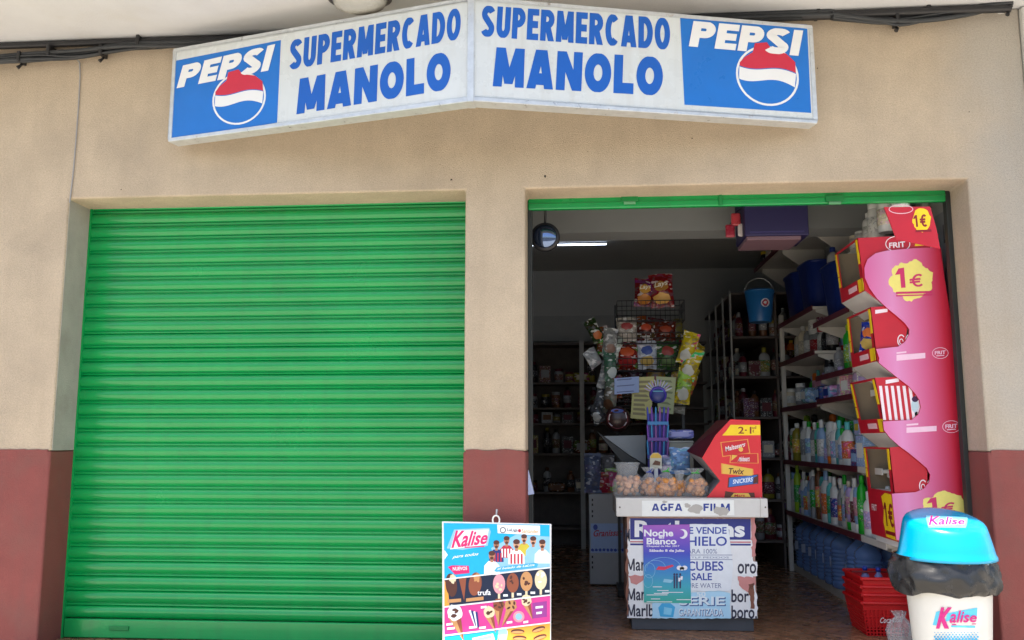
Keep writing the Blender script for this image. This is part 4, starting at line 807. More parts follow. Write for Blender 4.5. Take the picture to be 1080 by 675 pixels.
# print on the pink side
PM = [PALEY, ink(214, 50, 110), ink(252, 210, 232)]
m = MB(); m.disc(sf, *z8(325, 305), 22.5, 20.5, 0, .001, n=64, rag=.13); m.heavy(sf, '1', [z8(270, 335), z8(308, 331), z8(302, 256), z8(264, 262)], 1, .0022, w=.62, st=.19); m.heavy(sf, '€', [z8(318, 332), z8(376, 326), z8(372, 278), z8(316, 284)], 1, .0022, w=.9, st=.15)
for (y0, y1) in ((344, 352), (356, 361)): m.poly(sf, [z8(266, y1+4), z8(402, y1), z8(402, y0), z8(266, y0+4)], 1, .0022)
m.build('price_mark', PM, fr)
m = MB(); m.poly(sf, [z8(268, 606), z8(376, 596), z8(376, 576), z8(268, 584)], 2, .0014); m.poly(sf, [z8(268, 580), z8(305, 576), z8(305, 570), z8(268, 574)], 2, .0014); m.build('text_strip', PM, fr)
for (x, y, f) in ((*z8(432, 577), 1.), (*z1(396, 225), 1.1)):
    m = MB(); m.ring(sf, x, y, 8.6*f, 6.0*f, .55, 2, .0014); m.text(sf, 'FRIT', [(x-5.8*f, y+1.7*f), (x+5.8*f, y+.9*f), (x+5.6*f, y-2.9*f), (x-5.8*f, y-2.0*f)], 2, .0016, .03); m.poly(sf, [(x-4.2*f, y+3.4*f), (x+4.2*f, y+2.7*f), (x+4.2*f, y+1.9*f), (x-4.2*f, y+2.5*f)], 2, .0014); m.build('oval_logo', PM, fr)
m = MB(); m.poly(sf, [z1(244, 246), z1(346, 240), z1(346, 222), z1(244, 228)], 2, .0014); m.poly(sf, [z1(244, 222), z1(284, 219), z1(284, 213), z1(244, 216)], 2, .0014); m.build('text_strip', PM, fr)
m = MB(); m.disc(sf, *z1(375, 512), 26, 21, 0, .001, n=64, rag=.12); m.heavy(sf, '1', [z1(318, 520), z1(356, 516), z1(350, 462), z1(314, 470)], 1, .0022, w=.62, st=.19); m.heavy(sf, '€', [z1(362, 520), z1(420, 514), z1(414, 478), z1(362, 486)], 1, .0022, w=.9, st=.15); m.build('price_mark', PM, fr)
# trays: front-top, front-bottom, lower back, upper back in the near plane
TR = [((904, 251), (912, 307), (938, 327), (990, 247)), ((917.8, 324), (924.5, 381), (947, 399), (962, 321)), ((922, 398.5), (934.5, 456.5), (957, 474), (968, 396)), ((937.6, 472), (943, 521), (978, 521), (978, 468))]
for i, q in enumerate(TR):
    sfb = Plane((0, YF + .016, 0), (0, -1, 0)); p = [sfb.at(v) for v in q]; D = Vector((0, DEP, 0)); th = .006
    tr = MB(); tr.slab(p, (0, th, 0), 0); tray = tr.build('tray', RED1, fr)
    m = MB(); m.slab([v + D for v in p], (0, th, 0), 0); m.build('far_side', BROWNCARD, tray)
    m = MB(); m.slab([p[1], p[2], p[2] + D, p[1] + D], (0, 0, .005)); m.build('underside', mat('grey_white_card', (.62, .6, .58), .7), tray)
    f = lambda u, v: p[1] + (p[0] - p[1]) * v + D * u                                 # front face, u along depth, v up
    inn = Vector((.16, 0, .0))
    m = MB(); m.slab([f(.02, .06) + inn, f(.98, .06) + inn, f(.98, .97) + inn, f(.02, .97) + inn], (.004, 0, 0)); m.build('tray_back', BROWNCARD, tray)
    nrm = Vector((-.003, 0, 0)); m = MB()
    lip = .26 if i < 3 else .04
    m.slab([f(0, 0), f(1, 0), f(1, lip), f(0, lip)], (.004, 0, 0), 0)
    m.slab([f(0, lip), f(.10, lip), f(.10, 1), f(0, 1)], (.004, 0, 0), 0); m.slab([f(.90, lip), f(1, lip), f(1, 1), f(.90, 1)], (.004, 0, 0), 0)
    m.slab([f(0, .96), f(1, .96), f(1, 1), f(0, 1)], (.004, 0, 0), 0)
    rg = random.Random(i + 2)
    for (u0, u1) in ((-.0, .085), (.915, 1.)):
        for (v0, v1) in ((.52, .97), (.02, .24) if u0 < .5 else (.30, .50)):
            if i == 3 and v0 < .1: continue
            n_ = 7; L = [(u0 + rg.uniform(0, .015), v0 + (v1-v0)*k/n_) for k in range(n_+1)]; Rr = [(u1 - rg.uniform(0, .015), v0 + (v1-v0)*k/n_) for k in range(n_, -1, -1)]
            m.slab([f(u, v) + nrm for u, v in L + Rr], (.002, 0, 0), 1)
    if i < 3: m.slab([f(.28, .08) + nrm, f(.62, .08) + nrm, f(.62, .18) + nrm, f(.28, .18) + nrm], (.002, 0, 0), 2); m.slab([f(.02, .02) + nrm, f(.2, .02) + nrm, f(.2, .25) + nrm, f(.02, .25) + nrm], (.002, 0, 0), 1)
    m.build('tray_front', [RED1, YLW, ink(245, 200, 210)], tray)
    m = MB()
    if i == 0:
        m.ring(sfb, *z8(273, 168), 13.2, 8.6, .9, 0, .001); m.text(sfb, 'FRIT', [z8(240, 184), z8(302, 180), z8(300, 158), z8(240, 164)], 0, .0016, .03)
        m.poly(sfb, [z8(336, 176), z8(412, 172), z8(408, 128), z8(334, 134), z8(344, 152)], 1, .001); m.heavy(sfb, '1€', [z8(354, 168), z8(406, 164), z8(402, 134), z8(352, 140)], 2, .0018, w=.7, st=.17, gap=.12)
    elif i == 1 or i == 3:
        x, y = z8(286, 530) if i == 1 else z1(300, 425)
        m.ring(sfb, x, y, 4.2, 6.4, 1.1, 0, .001, a0=40, a1=350); m.ring(sfb, x, y+1, 2.2, 3, .8, 0, .001, a0=0, a1=280); m.ring(sfb, x+8, y-1, 3.6, 5.5, 1.1, 0, .001, a0=100, a1=330)
        if i == 1: m.poly(sfb, [(923, 331), (936, 329), (936, 325.5), (923, 327)], 0, .001)
    if i == 2:
        for k in range(7):
            x0 = 925.5 + k*6.2; m.poly(sfb, [(x0 + 6, 443), (x0 + 9, 443), (x0 + 4.6, 407), (x0 + 1.4, 407)], 0, .001)
        m.poly(sfb, [(934, 405), (948, 402.5), (948, 398.7), (934, 401)], 0, .0012); m.disc(sfb, 965, 428, 4, 7, 3, .0014); m.disc(sfb, 965, 421, 3.4, 3, 4, .0018)
    if m.v: m.build('tray_print', [ink(246, 232, 238), YLW, DRD, ink(190, 215, 225), ink(60, 20, 70)], tray)
# bottom front with a big price mark
q = [sf.at(v) for v in ((943, 521), (948, 572))]; D = Vector((0, DEP, 0)); o1 = Vector((.002, .014, 0))
f = lambda u, v: q[1] + o1 + (q[0] - q[1]) * v + D * u
m = MB(); m.slab([f(0, 0), f(1, 0), f(1, 1), f(0, 1)], (.006, 0, 0), 0); N3 = Vector((-.003, 0, 0))
rg = random.Random(9); blob = [(.02, .02), (.40, .04), (.46, .35), (.40, .6), (.45, .9), (.3, .99), (.02, .97)]
m.slab([f(u, v) + N3 for u, v in blob], (.002, 0, 0), 1)
vs, fs = block('1€', .62, .15, .12); m.add([f(.40 - .36*u, .28 + .5*v) + N3*(1.5 + .02*l) for u, v, l in vs], fs, 2); m.slab([f(.06, .10) + N3*1.4, f(.40, .10) + N3*1.4, f(.40, .18) + N3*1.4, f(.06, .18) + N3*1.4], (.001, 0, 0), 2)
vs, fs = glyphs('FRIT', .02, .0); m.add([f(.86 - .2*u, .55 + .14*v) + N3*1.5 for u, v in vs], fs, 3)
m.build('bottom_front', [RED1, YLW, DRD, ink(250, 225, 230)], fr)
b0 = sf.at((948, 572)); b1 = sf.at((1029, 580))
m = MB(); m.box((b0.x + .02, YF + .02, b0.z - .04), (b1.x - .01, YF + DEP, b0.z + .02)); m.build('base_tray', WHITECARD, fr, bevel=.004)
m = MB(); m.box((b0.x + .16, YF + .06, .001), (b1.x - .02, YF + DEP - .06, b0.z - .041)); m.build('plinth', mat('grey_card_plinth', (.3, .3, .3), .8), fr)
# header card
sfh = Plane((0, YF + .10, 0), (-.35, -1, 0)); m = MB()
m.slab([sfh.at(v) for v in (z8(222, 30), z8(395, 28), z8(418, 110), z8(432, 185), z8(268, 150))], (0, .008, 0), 0)
m.disc(sfh, *z8(362, 78), 9.5, 13, 1, .001, n=30, rag=.08); m.heavy(sfh, '1€', [z8(334, 104), z8(388, 104), z8(382, 56), z8(330, 62)], 2, .0018, w=.62, st=.16, gap=.12); m.ring(sfh, *z8(285, 38), 13, 5, .9, 3, .001); m.poly(sfh, [z8(340, 124), z8(400, 122), z8(398, 114), z8(340, 116)], 2, .0015)
m.build('header_card', [RED1, YLW, DRD, ink(235, 190, 200)], fr)

# crisp bags: puffed pillow with pinched, crimped ends
def pillow(w, h, th, seed=0, nx=12, nz=16):
    mb = MB(); rg = Vector((seed*3.1, seed*1.7, 0))
    for side in (-1, 1):
        vs = []
        for j in range(nz + 1):
            v = j/nz
            for i in range(nx + 1):
                u = i/nx; e = max(0, min(1, min(v, 1-v)/.12)); pf = (max(0, math.sin(math.pi*min(1, max(0, (v-.06)/.88))))**.6) * (math.sin(math.pi*u)**.55)
                pinch = 1 - .10*math.sin(math.pi*v)*0 + .0; x = (u-.5)*w*(1 - .07*math.sin(math.pi*v)); y = side*th*.5*pf
                y += .012*mnoise.noise(Vector((u*5, v*6, side*2.)) + rg)*pf**.3*(h/.3); z = v*h + .01*mnoise.noise(Vector((u*3, v*2, 9)) + rg)
                vs.append((x, y - (0.0 if 0 < i < nx else 0), z))
        fs = [(j*(nx+1)+i, j*(nx+1)+i+1, (j+1)*(nx+1)+i+1, (j+1)*(nx+1)+i) for j in range(nz) for i in range(nx)]
        mb.add(vs, fs if side < 0 else [g[::-1] for g in fs], 0, True)
    return mb
def crisp_bag(name, label, cat, c, w, h, th, colr, patch=None, word=None, rot=(0, 0, 0), group=None, wordcol=(240, 235, 220), seed=0, patch2=None):
    t = thing(name, label, cat, c, group); M_ = Matrix.Translation(c) @ Matrix.Rotation(rot[2], 4, 'Z') @ Matrix.Rotation(rot[1], 4, 'Y') @ Matrix.Rotation(rot[0], 4, 'X')
    mb = pillow(w, h, th, seed)
    front = lambda u, v, off=.003: None
    bv = BVHTree.FromPolygons([tuple(v) for v in mb.v], mb.f)
    def on(u, v, off):
        l, n, i, d = bv.ray_cast(Vector(((u-.5)*w*.93, -1, v*h)), Vector((0, 1, 0)))
        return (l if l is not None else Vector(((u-.5)*w*.93, -.01, v*h))) + Vector((0, -off, 0))
    def blob(uc, vc, ru, rv, off, mi, pm):
        n = 18; k = len(pm.v); cpt = on(uc, vc, off); ring = [on(uc + ru*math.cos(2*math.pi*a/n)*(1 + .3*mnoise.noise(Vector((a*.7, 3, seed*1.7)))), vc + rv*math.sin(2*math.pi*a/n)*(1 + .35*mnoise.noise(Vector((a*.9, seed*2.3, uc)))), off) for a in range(n)]; ring2 = [on(uc + .55*ru*math.cos(2*math.pi*a/n), vc + .55*rv*math.sin(2*math.pi*a/n), off) for a in range(n)]
        pm.add([cpt] + ring2 + ring, [(0, 1+a, 1+(a+1) % n) for a in range(n)] + [(1+a, 1+n+a, 1+n+(a+1) % n, 1+(a+1) % n) for a in range(n)], mi, True)
    pm = MB(); mats = []
    if patch: mats.append(ink(*patch)); blob(.5, .62, .30, .16, .004, 0, pm)
    if patch2: mats.append(ink(*patch2)); blob(.5, .26, .36, .17, .004, len(mats)-1, pm)
    if word:
        mats.append(ink(*wordcol)); vs, fs = glyphs(word, .02, .2); pm.add([on(.2 + .6*u, .54 + .20*v + .06*u, .007) for u, v in vs], fs, len(mats)-1)
    for b_ in (mb, pm):
        for v in b_.v: v.xyz = M_ @ v
    mb.build('foil_bag', FOILP, t, color=colr)
    if pm.v: pm.build('printed_front', mats, t)
    return t
GB = 'crisp bags in the snack stand'
c = P(905, 377, .62); crisp_bag('crisp_bag', 'blue crisp bag with orange print lying in the second tray of the pink stand', 'snack bag', c + Vector((.07, -.05, .02)), .22, .20, .09, srgb(25, 55, 170), (225, 120, 60), rot=(-.1, .1, R(-62)), patch2=(200, 170, 90), seed=4)

# ================================================================== SHOP COUNTER
YC = .70
ctr = thing('shop_counter', 'small shop counter covered in torn cigarette posters with a white film box on top', 'counter', (.64, .95, 0))
c5 = lambda x, y: (650 + x/5.194, 540 + y/5.194)
A = P(661, 546, YC); B_ = P(799, 652, YC)
m = MB(); m.box((A.x, YC, B_.z), (B_.x, YC + .5, P(650, 546, YC).z + .01)); m.build('cabinet', mat('worn_pinkish_board', (.42, .26, .22), .6, var=.2, vscale=14, stain=(10, (.25, .14, .11), .5, .7, .6)), ctr, bevel=.004)
m = MB(); m.box((A.x + .02, YC + .02, 0.001), (B_.x - .02, YC + .48, B_.z - .002)); m.build('plinth', mat('dark_grey_plinth', (.055, .06, .07), .6, var=.15), ctr, bevel=.004)
a = P(649.5, 525, YC - .05); b = P(810.5, 546, YC - .05)
m = MB(); m.box((a.x, YC - .05, b.z), (b.x, YC + .53, a.z)); m.build('top_box', mat('cream_white_laminate', (.64, .63, .60), .4, var=.06, vscale=9, stain=(9, (.5, .47, .42), .58, .75, .5)), ctr, bevel=.006)
sfc = Plane((0, YC - .05, 0), (0, -1, 0)); f7 = lambda x, y: (620 + x/3.857, 500 + y/3.857)
m = MB(); m.poly(sfc, [f7(220, 172), f7(596, 168), f7(594, 106), f7(220, 108)], 0, .0012)
m.heavy(sfc, 'AGFA', [f7(260, 150), f7(384, 150), f7(384, 120), f7(260, 120)], 1, .0022, w=.8, st=.22, gap=.14)
m.heavy(sfc, 'FILM', [f7(470, 150), f7(578, 150), f7(578, 120), f7(470, 120)], 1, .0022, w=.8, st=.22, gap=.14)
for (x, y, rx, ry, s) in ((436, 142, 7, 5, 1), (404, 128, 3.5, 2, 2), (548, 152, 7.5, 4.5, 3), (524, 146, 3, 3.6, 4)): m.disc(sfc, *f7(x, y), rx, ry, 2, .0032 + s*1e-4, n=13, rag=.3)
m.disc(sfc, *f7(312, 114), 3, 1.2, 2, .0032, rag=.3, n=11)
for x in (130, 722): m.disc(sfc, *f7(x, 135), .9, .9, 3, .0022)
m.poly(sfc, [f7(700, 174), f7(703, 174), f7(703, 94), f7(700, 94)], 2, .0018)
m.build('film_lettering', [ink(232, 234, 230), ink(24, 52, 140), ink(176, 172, 166), ink(90, 80, 70)], ctr)
sfp = Plane((0, YC, 0), (0, -1, 0))
NAVY = (28, 40, 128); m = MB(); rg = random.Random(11)
def torn(pts, step=14, amp=5):
    out = []
    for i, p in enumerate(pts):
        q_ = pts[(i+1) % len(pts)]; n_ = max(1, int(math.hypot(q_[0]-p[0], q_[1]-p[1])/step))
        for k in range(n_): t = k/n_; out.append((p[0]+(q_[0]-p[0])*t + (rg.uniform(-amp, amp) if k else 0), p[1]+(q_[1]-p[1])*t + (rg.uniform(-amp, amp) if k else 0)))
    return out
C5 = lambda pts: [c5(*p) for p in pts]
m.poly(sfp, C5(torn([(60, 580), (775, 582), (770, 450), (752, 380), (748, 200), (738, 40), (75, 36), (60, 200), (66, 400)], 18, 4)), 0, .0010)    # white paper
m.poly(sfp, C5([(76, 150), (736, 152), (736, 38), (76, 34)]), 1, .0018)                                     # blue band of the old poster
m.text(sfp, 'Rothmans', C5([(100, 138), (704, 138), (704, 50), (100, 46)]), 0, .0024, .035)
for (y0, y1) in ((160, 166), (172, 182)): m.poly(sfp, C5([(76, y1), (736, y1+2), (736, y0+2), (76, y0)]), 2 if y0 < 170 else 1, .0018)
m.poly(sfp, C5(torn([(62, 336), (250, 336), (250, 246), (60, 240)], 16, 3)), 0, .0030); m.poly(sfp, C5(torn([(630, 350), (772, 350), (770, 272), (640, 268)], 16, 4)), 0, .0030)
SER = [('Marlboro', 55, 325, 770, 252, .0034), ('Marlboro', 60, 492, 770, 408, .0034), ('Marlboro', 60, 582, 770, 508, .0034)]
def serif(q, y0, y1, x0, x1, chars, off):
    """tall narrow slab-serif letters from the font plus small serif bars"""
    m.text(sfp, chars, C5([(x0, y1), (x1, y1), (x1, y0), (x0, y0)]), 3, off, .018)
for (x0, y0, x1, y1, s) in ((56, 255, 160, 322, 'Mar'), (60, 418, 160, 484, 'Mar'), (60, 505, 206, 572, 'Marlb'), (664, 282, 766, 338, 'oro'), (630, 424, 726, 494, 'bor'), (630, 512, 770, 584, 'boro.')):
    if s[0] == 'M':
        xm = x0 + (x1-x0)*(.44 if s == 'Mar' else .30); m.heavy(sfp, 'M', C5([(x0, y1), (xm, y1), (xm, y0), (x0, y0)]), 3, .0036, w=.8, st=.2); serif(None, y0 + .26*(y1-y0) if s == 'Mar' else y0, y1, xm + 4, x1, s[1:], .0036)
    else: serif(None, y0, y1, x0, x1, s, .0036)
for (pl, mi) in (([(66, 350), (150, 346), (150, 372), (110, 398), (80, 388)], 4), ([(664, 352), (760, 354), (764, 392), (720, 440), (690, 420), (672, 400)], 4), ([(722, 395), (756, 388), (756, 530), (734, 528)], 5), ([(740, 30), (760, 30), (764, 240), (742, 246)], 4), ([(52, 200), (62, 200), (66, 560), (56, 566)], 5), ([(330, 584), (424, 586), (410, 574), (350, 572)], 5)):
    m.poly(sfp, C5(torn(pl, 16, 6)), mi, .0042)
m.text(sfp, 'M', C5([(50, 160), (74, 160), (74, 92), (50, 92)]), 3, .0044, .02)
m.build('torn_posters', [ink(228, 230, 232), ink(*NAVY), ink(190, 60, 80), ink(24, 28, 58), ink(196, 130, 128), ink(120, 72, 56)], ctr)

# ice notice
ic = thing('ice_notice', 'white notice with blue lettering selling ice on the counter front', 'notice', (.72, YC, .4))
m = MB(); sfi = Plane((0, YC - .0055, 0), (0, -1, 0)); m.slab([sfi.at(v) for v in C5(torn([(398, 432), (625, 432), (640, 300), (612, 66), (402, 66)], 30, 2))], (0, .001, 0)); m.build('paper', ink(226, 232, 238), ic)
m = MB()
for (s, x0, y0, x1, y1, b_, mi) in (('SE VENDE', 372, 82, 604, 120, .02, 0), ('HIELO', 392, 134, 606, 186, .015, 0), ('PARA 100%', 372, 202, 552, 228, 0, 1), ('TLF PEDIDOS', 410, 244, 616, 254, 0, 1), ('CUBES', 388, 270, 586, 322, .015, 0), ('SALE', 412, 334, 524, 374, .02, 0), ('PURE WATER', 372, 390, 576, 416, 0, 1)):
    m.text(sfi, s, C5(rect(x0, y0, x1, y1)), mi, .0012, b_)
m.quad(sfi, *c5(404, 234), *c5(636, 237), 1, .0012); m.quad(sfi, *c5(404, 259), *c5(636, 262), 1, .0012)
m.build('lettering', [ink(34, 62, 160), ink(110, 120, 160)], ic)
i2 = thing('ice_label', 'pale blue ice bag sheet with outlined white letters at the counter bottom', 'notice', (.6, YC, .15))
sfj = Plane((0, YC - .0075, 0), (0, -1, 0)); m = MB(); m.slab([sfj.at(v) for v in C5(torn([(196, 582), (626, 584), (624, 446), (560, 432), (330, 448), (196, 500)], 24, 3))], (0, .001, 0)); m.build('paper', ink(172, 216, 240), i2)
m = MB(); m.text(sfj, 'SERIE', C5(rect(348, 466, 600, 516)), 0, .0012, .035); m.text(sfj, 'SERIE', C5(rect(344, 462, 594, 510)), 1, .0018, .02); m.text(sfj, 'GARANTIZADA', C5(rect(344, 532, 588, 572)), 0, .0012, .03); m.text(sfj, 'GARANTIZADA', C5(rect(342, 528, 584, 568)), 1, .0018, .015)
m.text(sfj, '50', C5(rect(440, 436, 490, 464)), 1, .0018, .03)
m.poly(sfj, C5([(240, 572), (312, 576), (322, 520), (296, 500), (250, 500), (230, 524)]), 2, .0014); m.poly(sfj, C5([(258, 560), (300, 564), (306, 528), (262, 520)]), 3, .002)
m.build('lettering', [ink(60, 90, 150), ink(222, 236, 244), ink(60, 170, 220), ink(130, 205, 236)], i2)
# event poster
po = thing('event_poster', 'purple to teal night festival poster with a crescent moon stuck on the counter', 'poster', (.5, YC, .4))
sfo = Plane((0, YC - .0095, 0), (0, -1, 0)); m = MB(); m.slab([sfo.at(v) for v in C5([(152, 496), (410, 500), (402, 68), (146, 72)])], (0, .001, 0))
m.build('paper', gradient('festival_print', [(0, srgb(40, 170, 150)), (.22, srgb(40, 165, 190)), (.45, srgb(30, 120, 200)), (.62, srgb(50, 70, 190)), (.8, srgb(110, 70, 190)), (1, srgb(165, 90, 190))], 'Z', .35), po)
m = MB()
m.text(sfo, 'Noche', C5(rect(152, 96, 312, 134)), 0, .0012, .03); m.text(sfo, 'en', C5(rect(232, 130, 262, 146)), 0, .0014, .03); m.text(sfo, 'Blanco', C5(rect(166, 142, 330, 178)), 0, .0012, .03)
m.text(sfo, 'Chapatal de Mar 2017', C5(rect(166, 182, 346, 194)), 0, .0012, .02); m.text(sfo, 'Sábado 8 de Julio', C5(rect(180, 204, 372, 222)), 0, .0012, .03)
moon = [(364 + 26*math.cos(R(t)), 120 + 26*math.sin(R(t))) for t in range(-125, 126, 10)] + [(352 + 21*math.cos(R(t)), 118 + 20*math.sin(R(t))) for t in range(100, -101, -10)]
m.poly(sfo, C5(moon), 0, .0012)
for (x, y, rx, ry, a0, a1) in ((260, 305, 18, 11, 0, 180), (215, 310, 11, 9, 0, 200), (182, 320, 6, 8, 0, 360), (174, 378, 5, 7, 0, 360)): m.ring(sfo, *c5(x, y), rx, ry, .35, 3, .0012, a0=a0, a1=a1)
m.poly(sfo, C5([(218, 316), (262, 318), (316, 296), (306, 288), (264, 300), (230, 298)]), 1, .0014)
for (x, y, rx) in ((346, 306, 3), (374, 306, 3), (360, 310, 2.4)): m.disc(sfo, *c5(x, y), rx, rx*.8, 0, .0014)
for x in (318, 332, 350): m.poly(sfo, C5([(x-4, 418), (x+4, 418), (x+5, 350), (x-5, 350)]), 2, .0014); m.disc(sfo, *c5(x, 342), 1.1, 1.4, 2, .0014)
for (x, y) in ((340, 360), (352, 352)): m.poly(sfo, C5([(x, y+20), (x+10, y+20), (x+12, y), (x, y)]), 0, .0018)
m.poly(sfo, C5([(256, 384), (300, 388), (312, 372), (262, 366)]), 3, .0014)
for (x0, y0, x1) in ((200, 408, 250), (224, 428, 286), (206, 444, 286), (166, 452, 280), (250, 438, 366), (190, 474, 240), (166, 490, 306), (330, 478, 408)): m.poly(sfo, C5([(x0, y0+4), (x1, y0+4), (x1, y0), (x0, y0)]), 0, .0012)
m.build('print', [ink(238, 238, 244), ink(215, 50, 90), ink(30, 40, 90), ink(140, 200, 225)], po)

# sweet display box on the counter
TOPZ = a.z
bx = thing('sweet_display', 'red angular cardboard chocolate display with a yellow offer strip standing on the counter', 'display box', (.98, YC + .1, TOPZ))
q7 = lambda x, y: (720 + x/5.19, 430 + y/5.19); YD = YC + .02; sfd = Plane((0, YD, 0), (0, -1, 0)); Q7 = lambda pts: [q7(*p) for p in pts]
zoff = TOPZ - P(*q7(140, 492), YD).z
m = MB(); pts = [sfd.at(v) for v in Q7([(132, 494), (436, 494), (424, 70), (262, 64), (180, 150), (58, 240), (106, 276), (205, 400), (150, 470)])]
pts[0].z = pts[1].z = TOPZ + .001
m.slab([pts[0], pts[1], pts[2], pts[3], pts[4], Vector((pts[6].x, pts[6].y, pts[6].z)), pts[7], pts[8]], (0, .008, 0), 0, 1); m.build('front_panel', [mat('red_display_card', srgb(222, 42, 52), .4, var=.04), DRD], bx)
p3 = pts[3]; p6 = pts[6]; p0 = pts[0]; D = Vector((-.045, .26, .0)); 
m = MB(); m.slab([pts[3] + Vector((0, .009, 0)), pts[6] + Vector((0, .009, 0)), pts[6] + D + Vector((-.02, 0, .04)), pts[3] + D], (.004, 0, 0)); m.build('sloping_side', mat('shaded_red_card', srgb(92, 22, 34), .5, var=.3, vscale=20), bx)  # shade of this left face is put into a darker red
m = MB(); m.slab([pts[6] + Vector((0, .009, 0)), pts[7] + Vector((0, .009, 0)), pts[7] + Vector((0, .26, 0)), pts[6] + Vector((-.06, .26, .04))], (.004, 0, 0)); m.slab([pts[7] + Vector((0, .009, 0)), pts[8] + Vector((0, .009, 0)), pts[8] + Vector((0, .26, 0)), pts[7] + Vector((0, .26, 0))], (.004, 0, 0)); m.build('inner_side', mat('grey_card', (.30, .29, .30), .7), bx)
m = MB(); r0 = pts[1] + Vector((-.004, .009, 0)); r1 = pts[2] + Vector((-.004, .009, 0)); m.slab([r0, r0 + Vector((0, .26, 0)), r1 + Vector((0, .26, 0)), r1], (-.005, 0, 0)); m.build('back_side', RED1, bx)
m = MB()
m.poly(sfd, Q7([(216, 152), (426, 150), (424, 94), (262, 94), (238, 128)]), 0, .001); m.text(sfd, '2·1', Q7([(304, 142), (376, 142), (376, 104), (304, 104)]), 1, .0016, .015); m.text(sfd, 'ud', Q7([(380, 116), (402, 116), (402, 100), (380, 100)]), 1, .0016, .01); m.text(sfd, '€', Q7([(382, 136), (392, 136), (392, 120), (382, 120)]), 1, .0016, .01)
def bar(pts, base, edge, word, wq, wc):
    cx = sum(p[0] for p in pts)/4; cy = sum(p[1] for p in pts)/4
    m.poly(sfd, Q7([(cx+(x-cx)*1.08, cy+(y-cy)*1.12) for x, y in pts]), edge, .001); m.poly(sfd, Q7(pts), base, .0015); m.text(sfd, word, Q7(wq), wc, .0022, .02, .15)
bar([(222, 264), (364, 246), (352, 176), (212, 192)], 2, 3, 'Maltesers', [(236, 240), (340, 212), (344, 186), (230, 214)], 4); m.disc(sfd, *q7(318, 228), 2.4, 2.4, 5, .003)
bar([(262, 300), (410, 302), (408, 252), (266, 256)], 2, 3, 'Maltesers', [(300, 294), (366, 294), (366, 262), (312, 270)], 4); m.poly(sfd, Q7([(266, 290), (300, 262), (270, 258)]), 6, .0022)
bar([(218, 360), (382, 374), (380, 336), (216, 308)], 6, 3, 'Twix', [(250, 362), (334, 366), (338, 332), (252, 330)], 7)
bar([(252, 434), (408, 414), (408, 368), (256, 384)], 8, 7, 'SNICKERS', [(274, 418), (384, 404), (384, 380), (274, 394)], 9); m.poly(sfd, Q7([(384, 416), (414, 410), (412, 372), (388, 382)]), 7, .0024)
m.poly(sfd, Q7([(228, 492), (396, 490), (392, 464), (300, 468), (234, 456)]), 7, .001); m.poly(sfd, Q7([(262, 488), (372, 488), (360, 468), (280, 468)]), 6, .0016); m.text(sfd, 'Mars', Q7([(282, 488), (340, 486), (340, 472), (284, 474)]), 2, .0022, .02)
m.build('print', [YLW, ink(140, 30, 30), ink(206, 34, 44), ink(236, 150, 70), ink(240, 232, 232), ink(240, 190, 90), ink(232, 188, 80), ink(84, 40, 28), ink(60, 110, 190), ink(232, 240, 250)], bx)

# bags of orange snacks on the counter
GS = 'clear bags of snacks on the counter'
PUFF = mat('orange_snack', (.60, .25, .06), .55, var=.35, vscale=40); PUFF2 = mat('pinkish_snack', (.58, .30, .16), .55, var=.3, vscale=40)
FILMB = film('bag_film', (.92, .95, .97), .84, .06)
for i, (x0, x1, y0, lb, pm_, tie) in enumerate(((648, 676, 489, 'leftmost large clear bag of pinkish snacks with a loose bulging top', PUFF2, None), (676, 693, 494, 'clear bag of pale snacks second from the left on the counter', PUFF2, DBLU), (692, 713, 493, 'clear bag of orange snacks in the middle with green tie', PUFF, GRN), (711, 722, 497, 'narrow clear bag of yellowish snacks squeezed between two wider bags', PUFF, None), (722, 745, 495, 'clear bag of orange snacks with green tie beside the red chocolate display', PUFF, GRN))):
    yb = YC + .09 + (i % 2)*.03; p0 = P(x0, 524, yb); p1 = P(x1, y0, yb); cx = (p0.x + p1.x)/2; w = abs(p1.x - p0.x)*.54; h = p1.z - TOPZ
    t = thing('snack_bag', lb, 'snack bag', (cx, yb, TOPZ), GS)
    wob = lambda p, tt, z, i=i, w=w, h=h: Vector((mnoise.noise(Vector((math.cos(tt)*2, math.sin(tt)*2, z*22 + i*7))), mnoise.noise(Vector((math.cos(tt)*2 + 9, math.sin(tt)*2, z*22 + i*7))), 0)) * w*(.16 + .25*max(0, (z - h*.6)/h))
    m = MB(); m.lathe([(w*.75, .002), (w*.98, .012), (w*1.04, h*.35), (w*.95, h*.55), (w*.6, h*.72), (w*(.75 if tie is None else .26), h*.84), (w*(.8 if tie is None else .55), h*.93), (w*(.95 if tie is None else .75), h*1.04)], (cx, yb, TOPZ), 28, sy=.75, wob=wob); m.f.pop(); m.m.pop(); m.s.pop(); m.build('film', FILMB, t)
    rg = random.Random(i); m = MB(); n_ = 46 if x1 - x0 > 15 else 24
    for _ in range(n_):
        zz = rg.uniform(.015, h*.60); rr = w*.80*math.sqrt(rg.random()); aa = rg.uniform(0, 6.28); s_ = rg.uniform(.013, .021); c = Vector((cx + rr*math.cos(aa), yb + rr*math.sin(aa)*.72, TOPZ + zz))
        m.lathe([(.001, -s_), (s_*.8, -s_*.6), (s_, 0), (s_*.8, s_*.6), (.001, s_)], c, 8, sx=rg.uniform(.8, 1.3), sy=rg.uniform(.8, 1.2))
    m.build('snack_filling', pm_, t)
    if tie:
        m = MB(); zt = TOPZ + h*.86; m.tube([(cx - w*.3, yb - .012, zt), (cx, yb - w*.25, zt + .004), (cx + w*.3, yb - .012, zt)], .005, 6); m.tube([(cx, yb - w*.25, zt), (cx + .02, yb - w*.3, zt + .024)], .005, 6); m.build('tie', OBJ, t, color=tie)

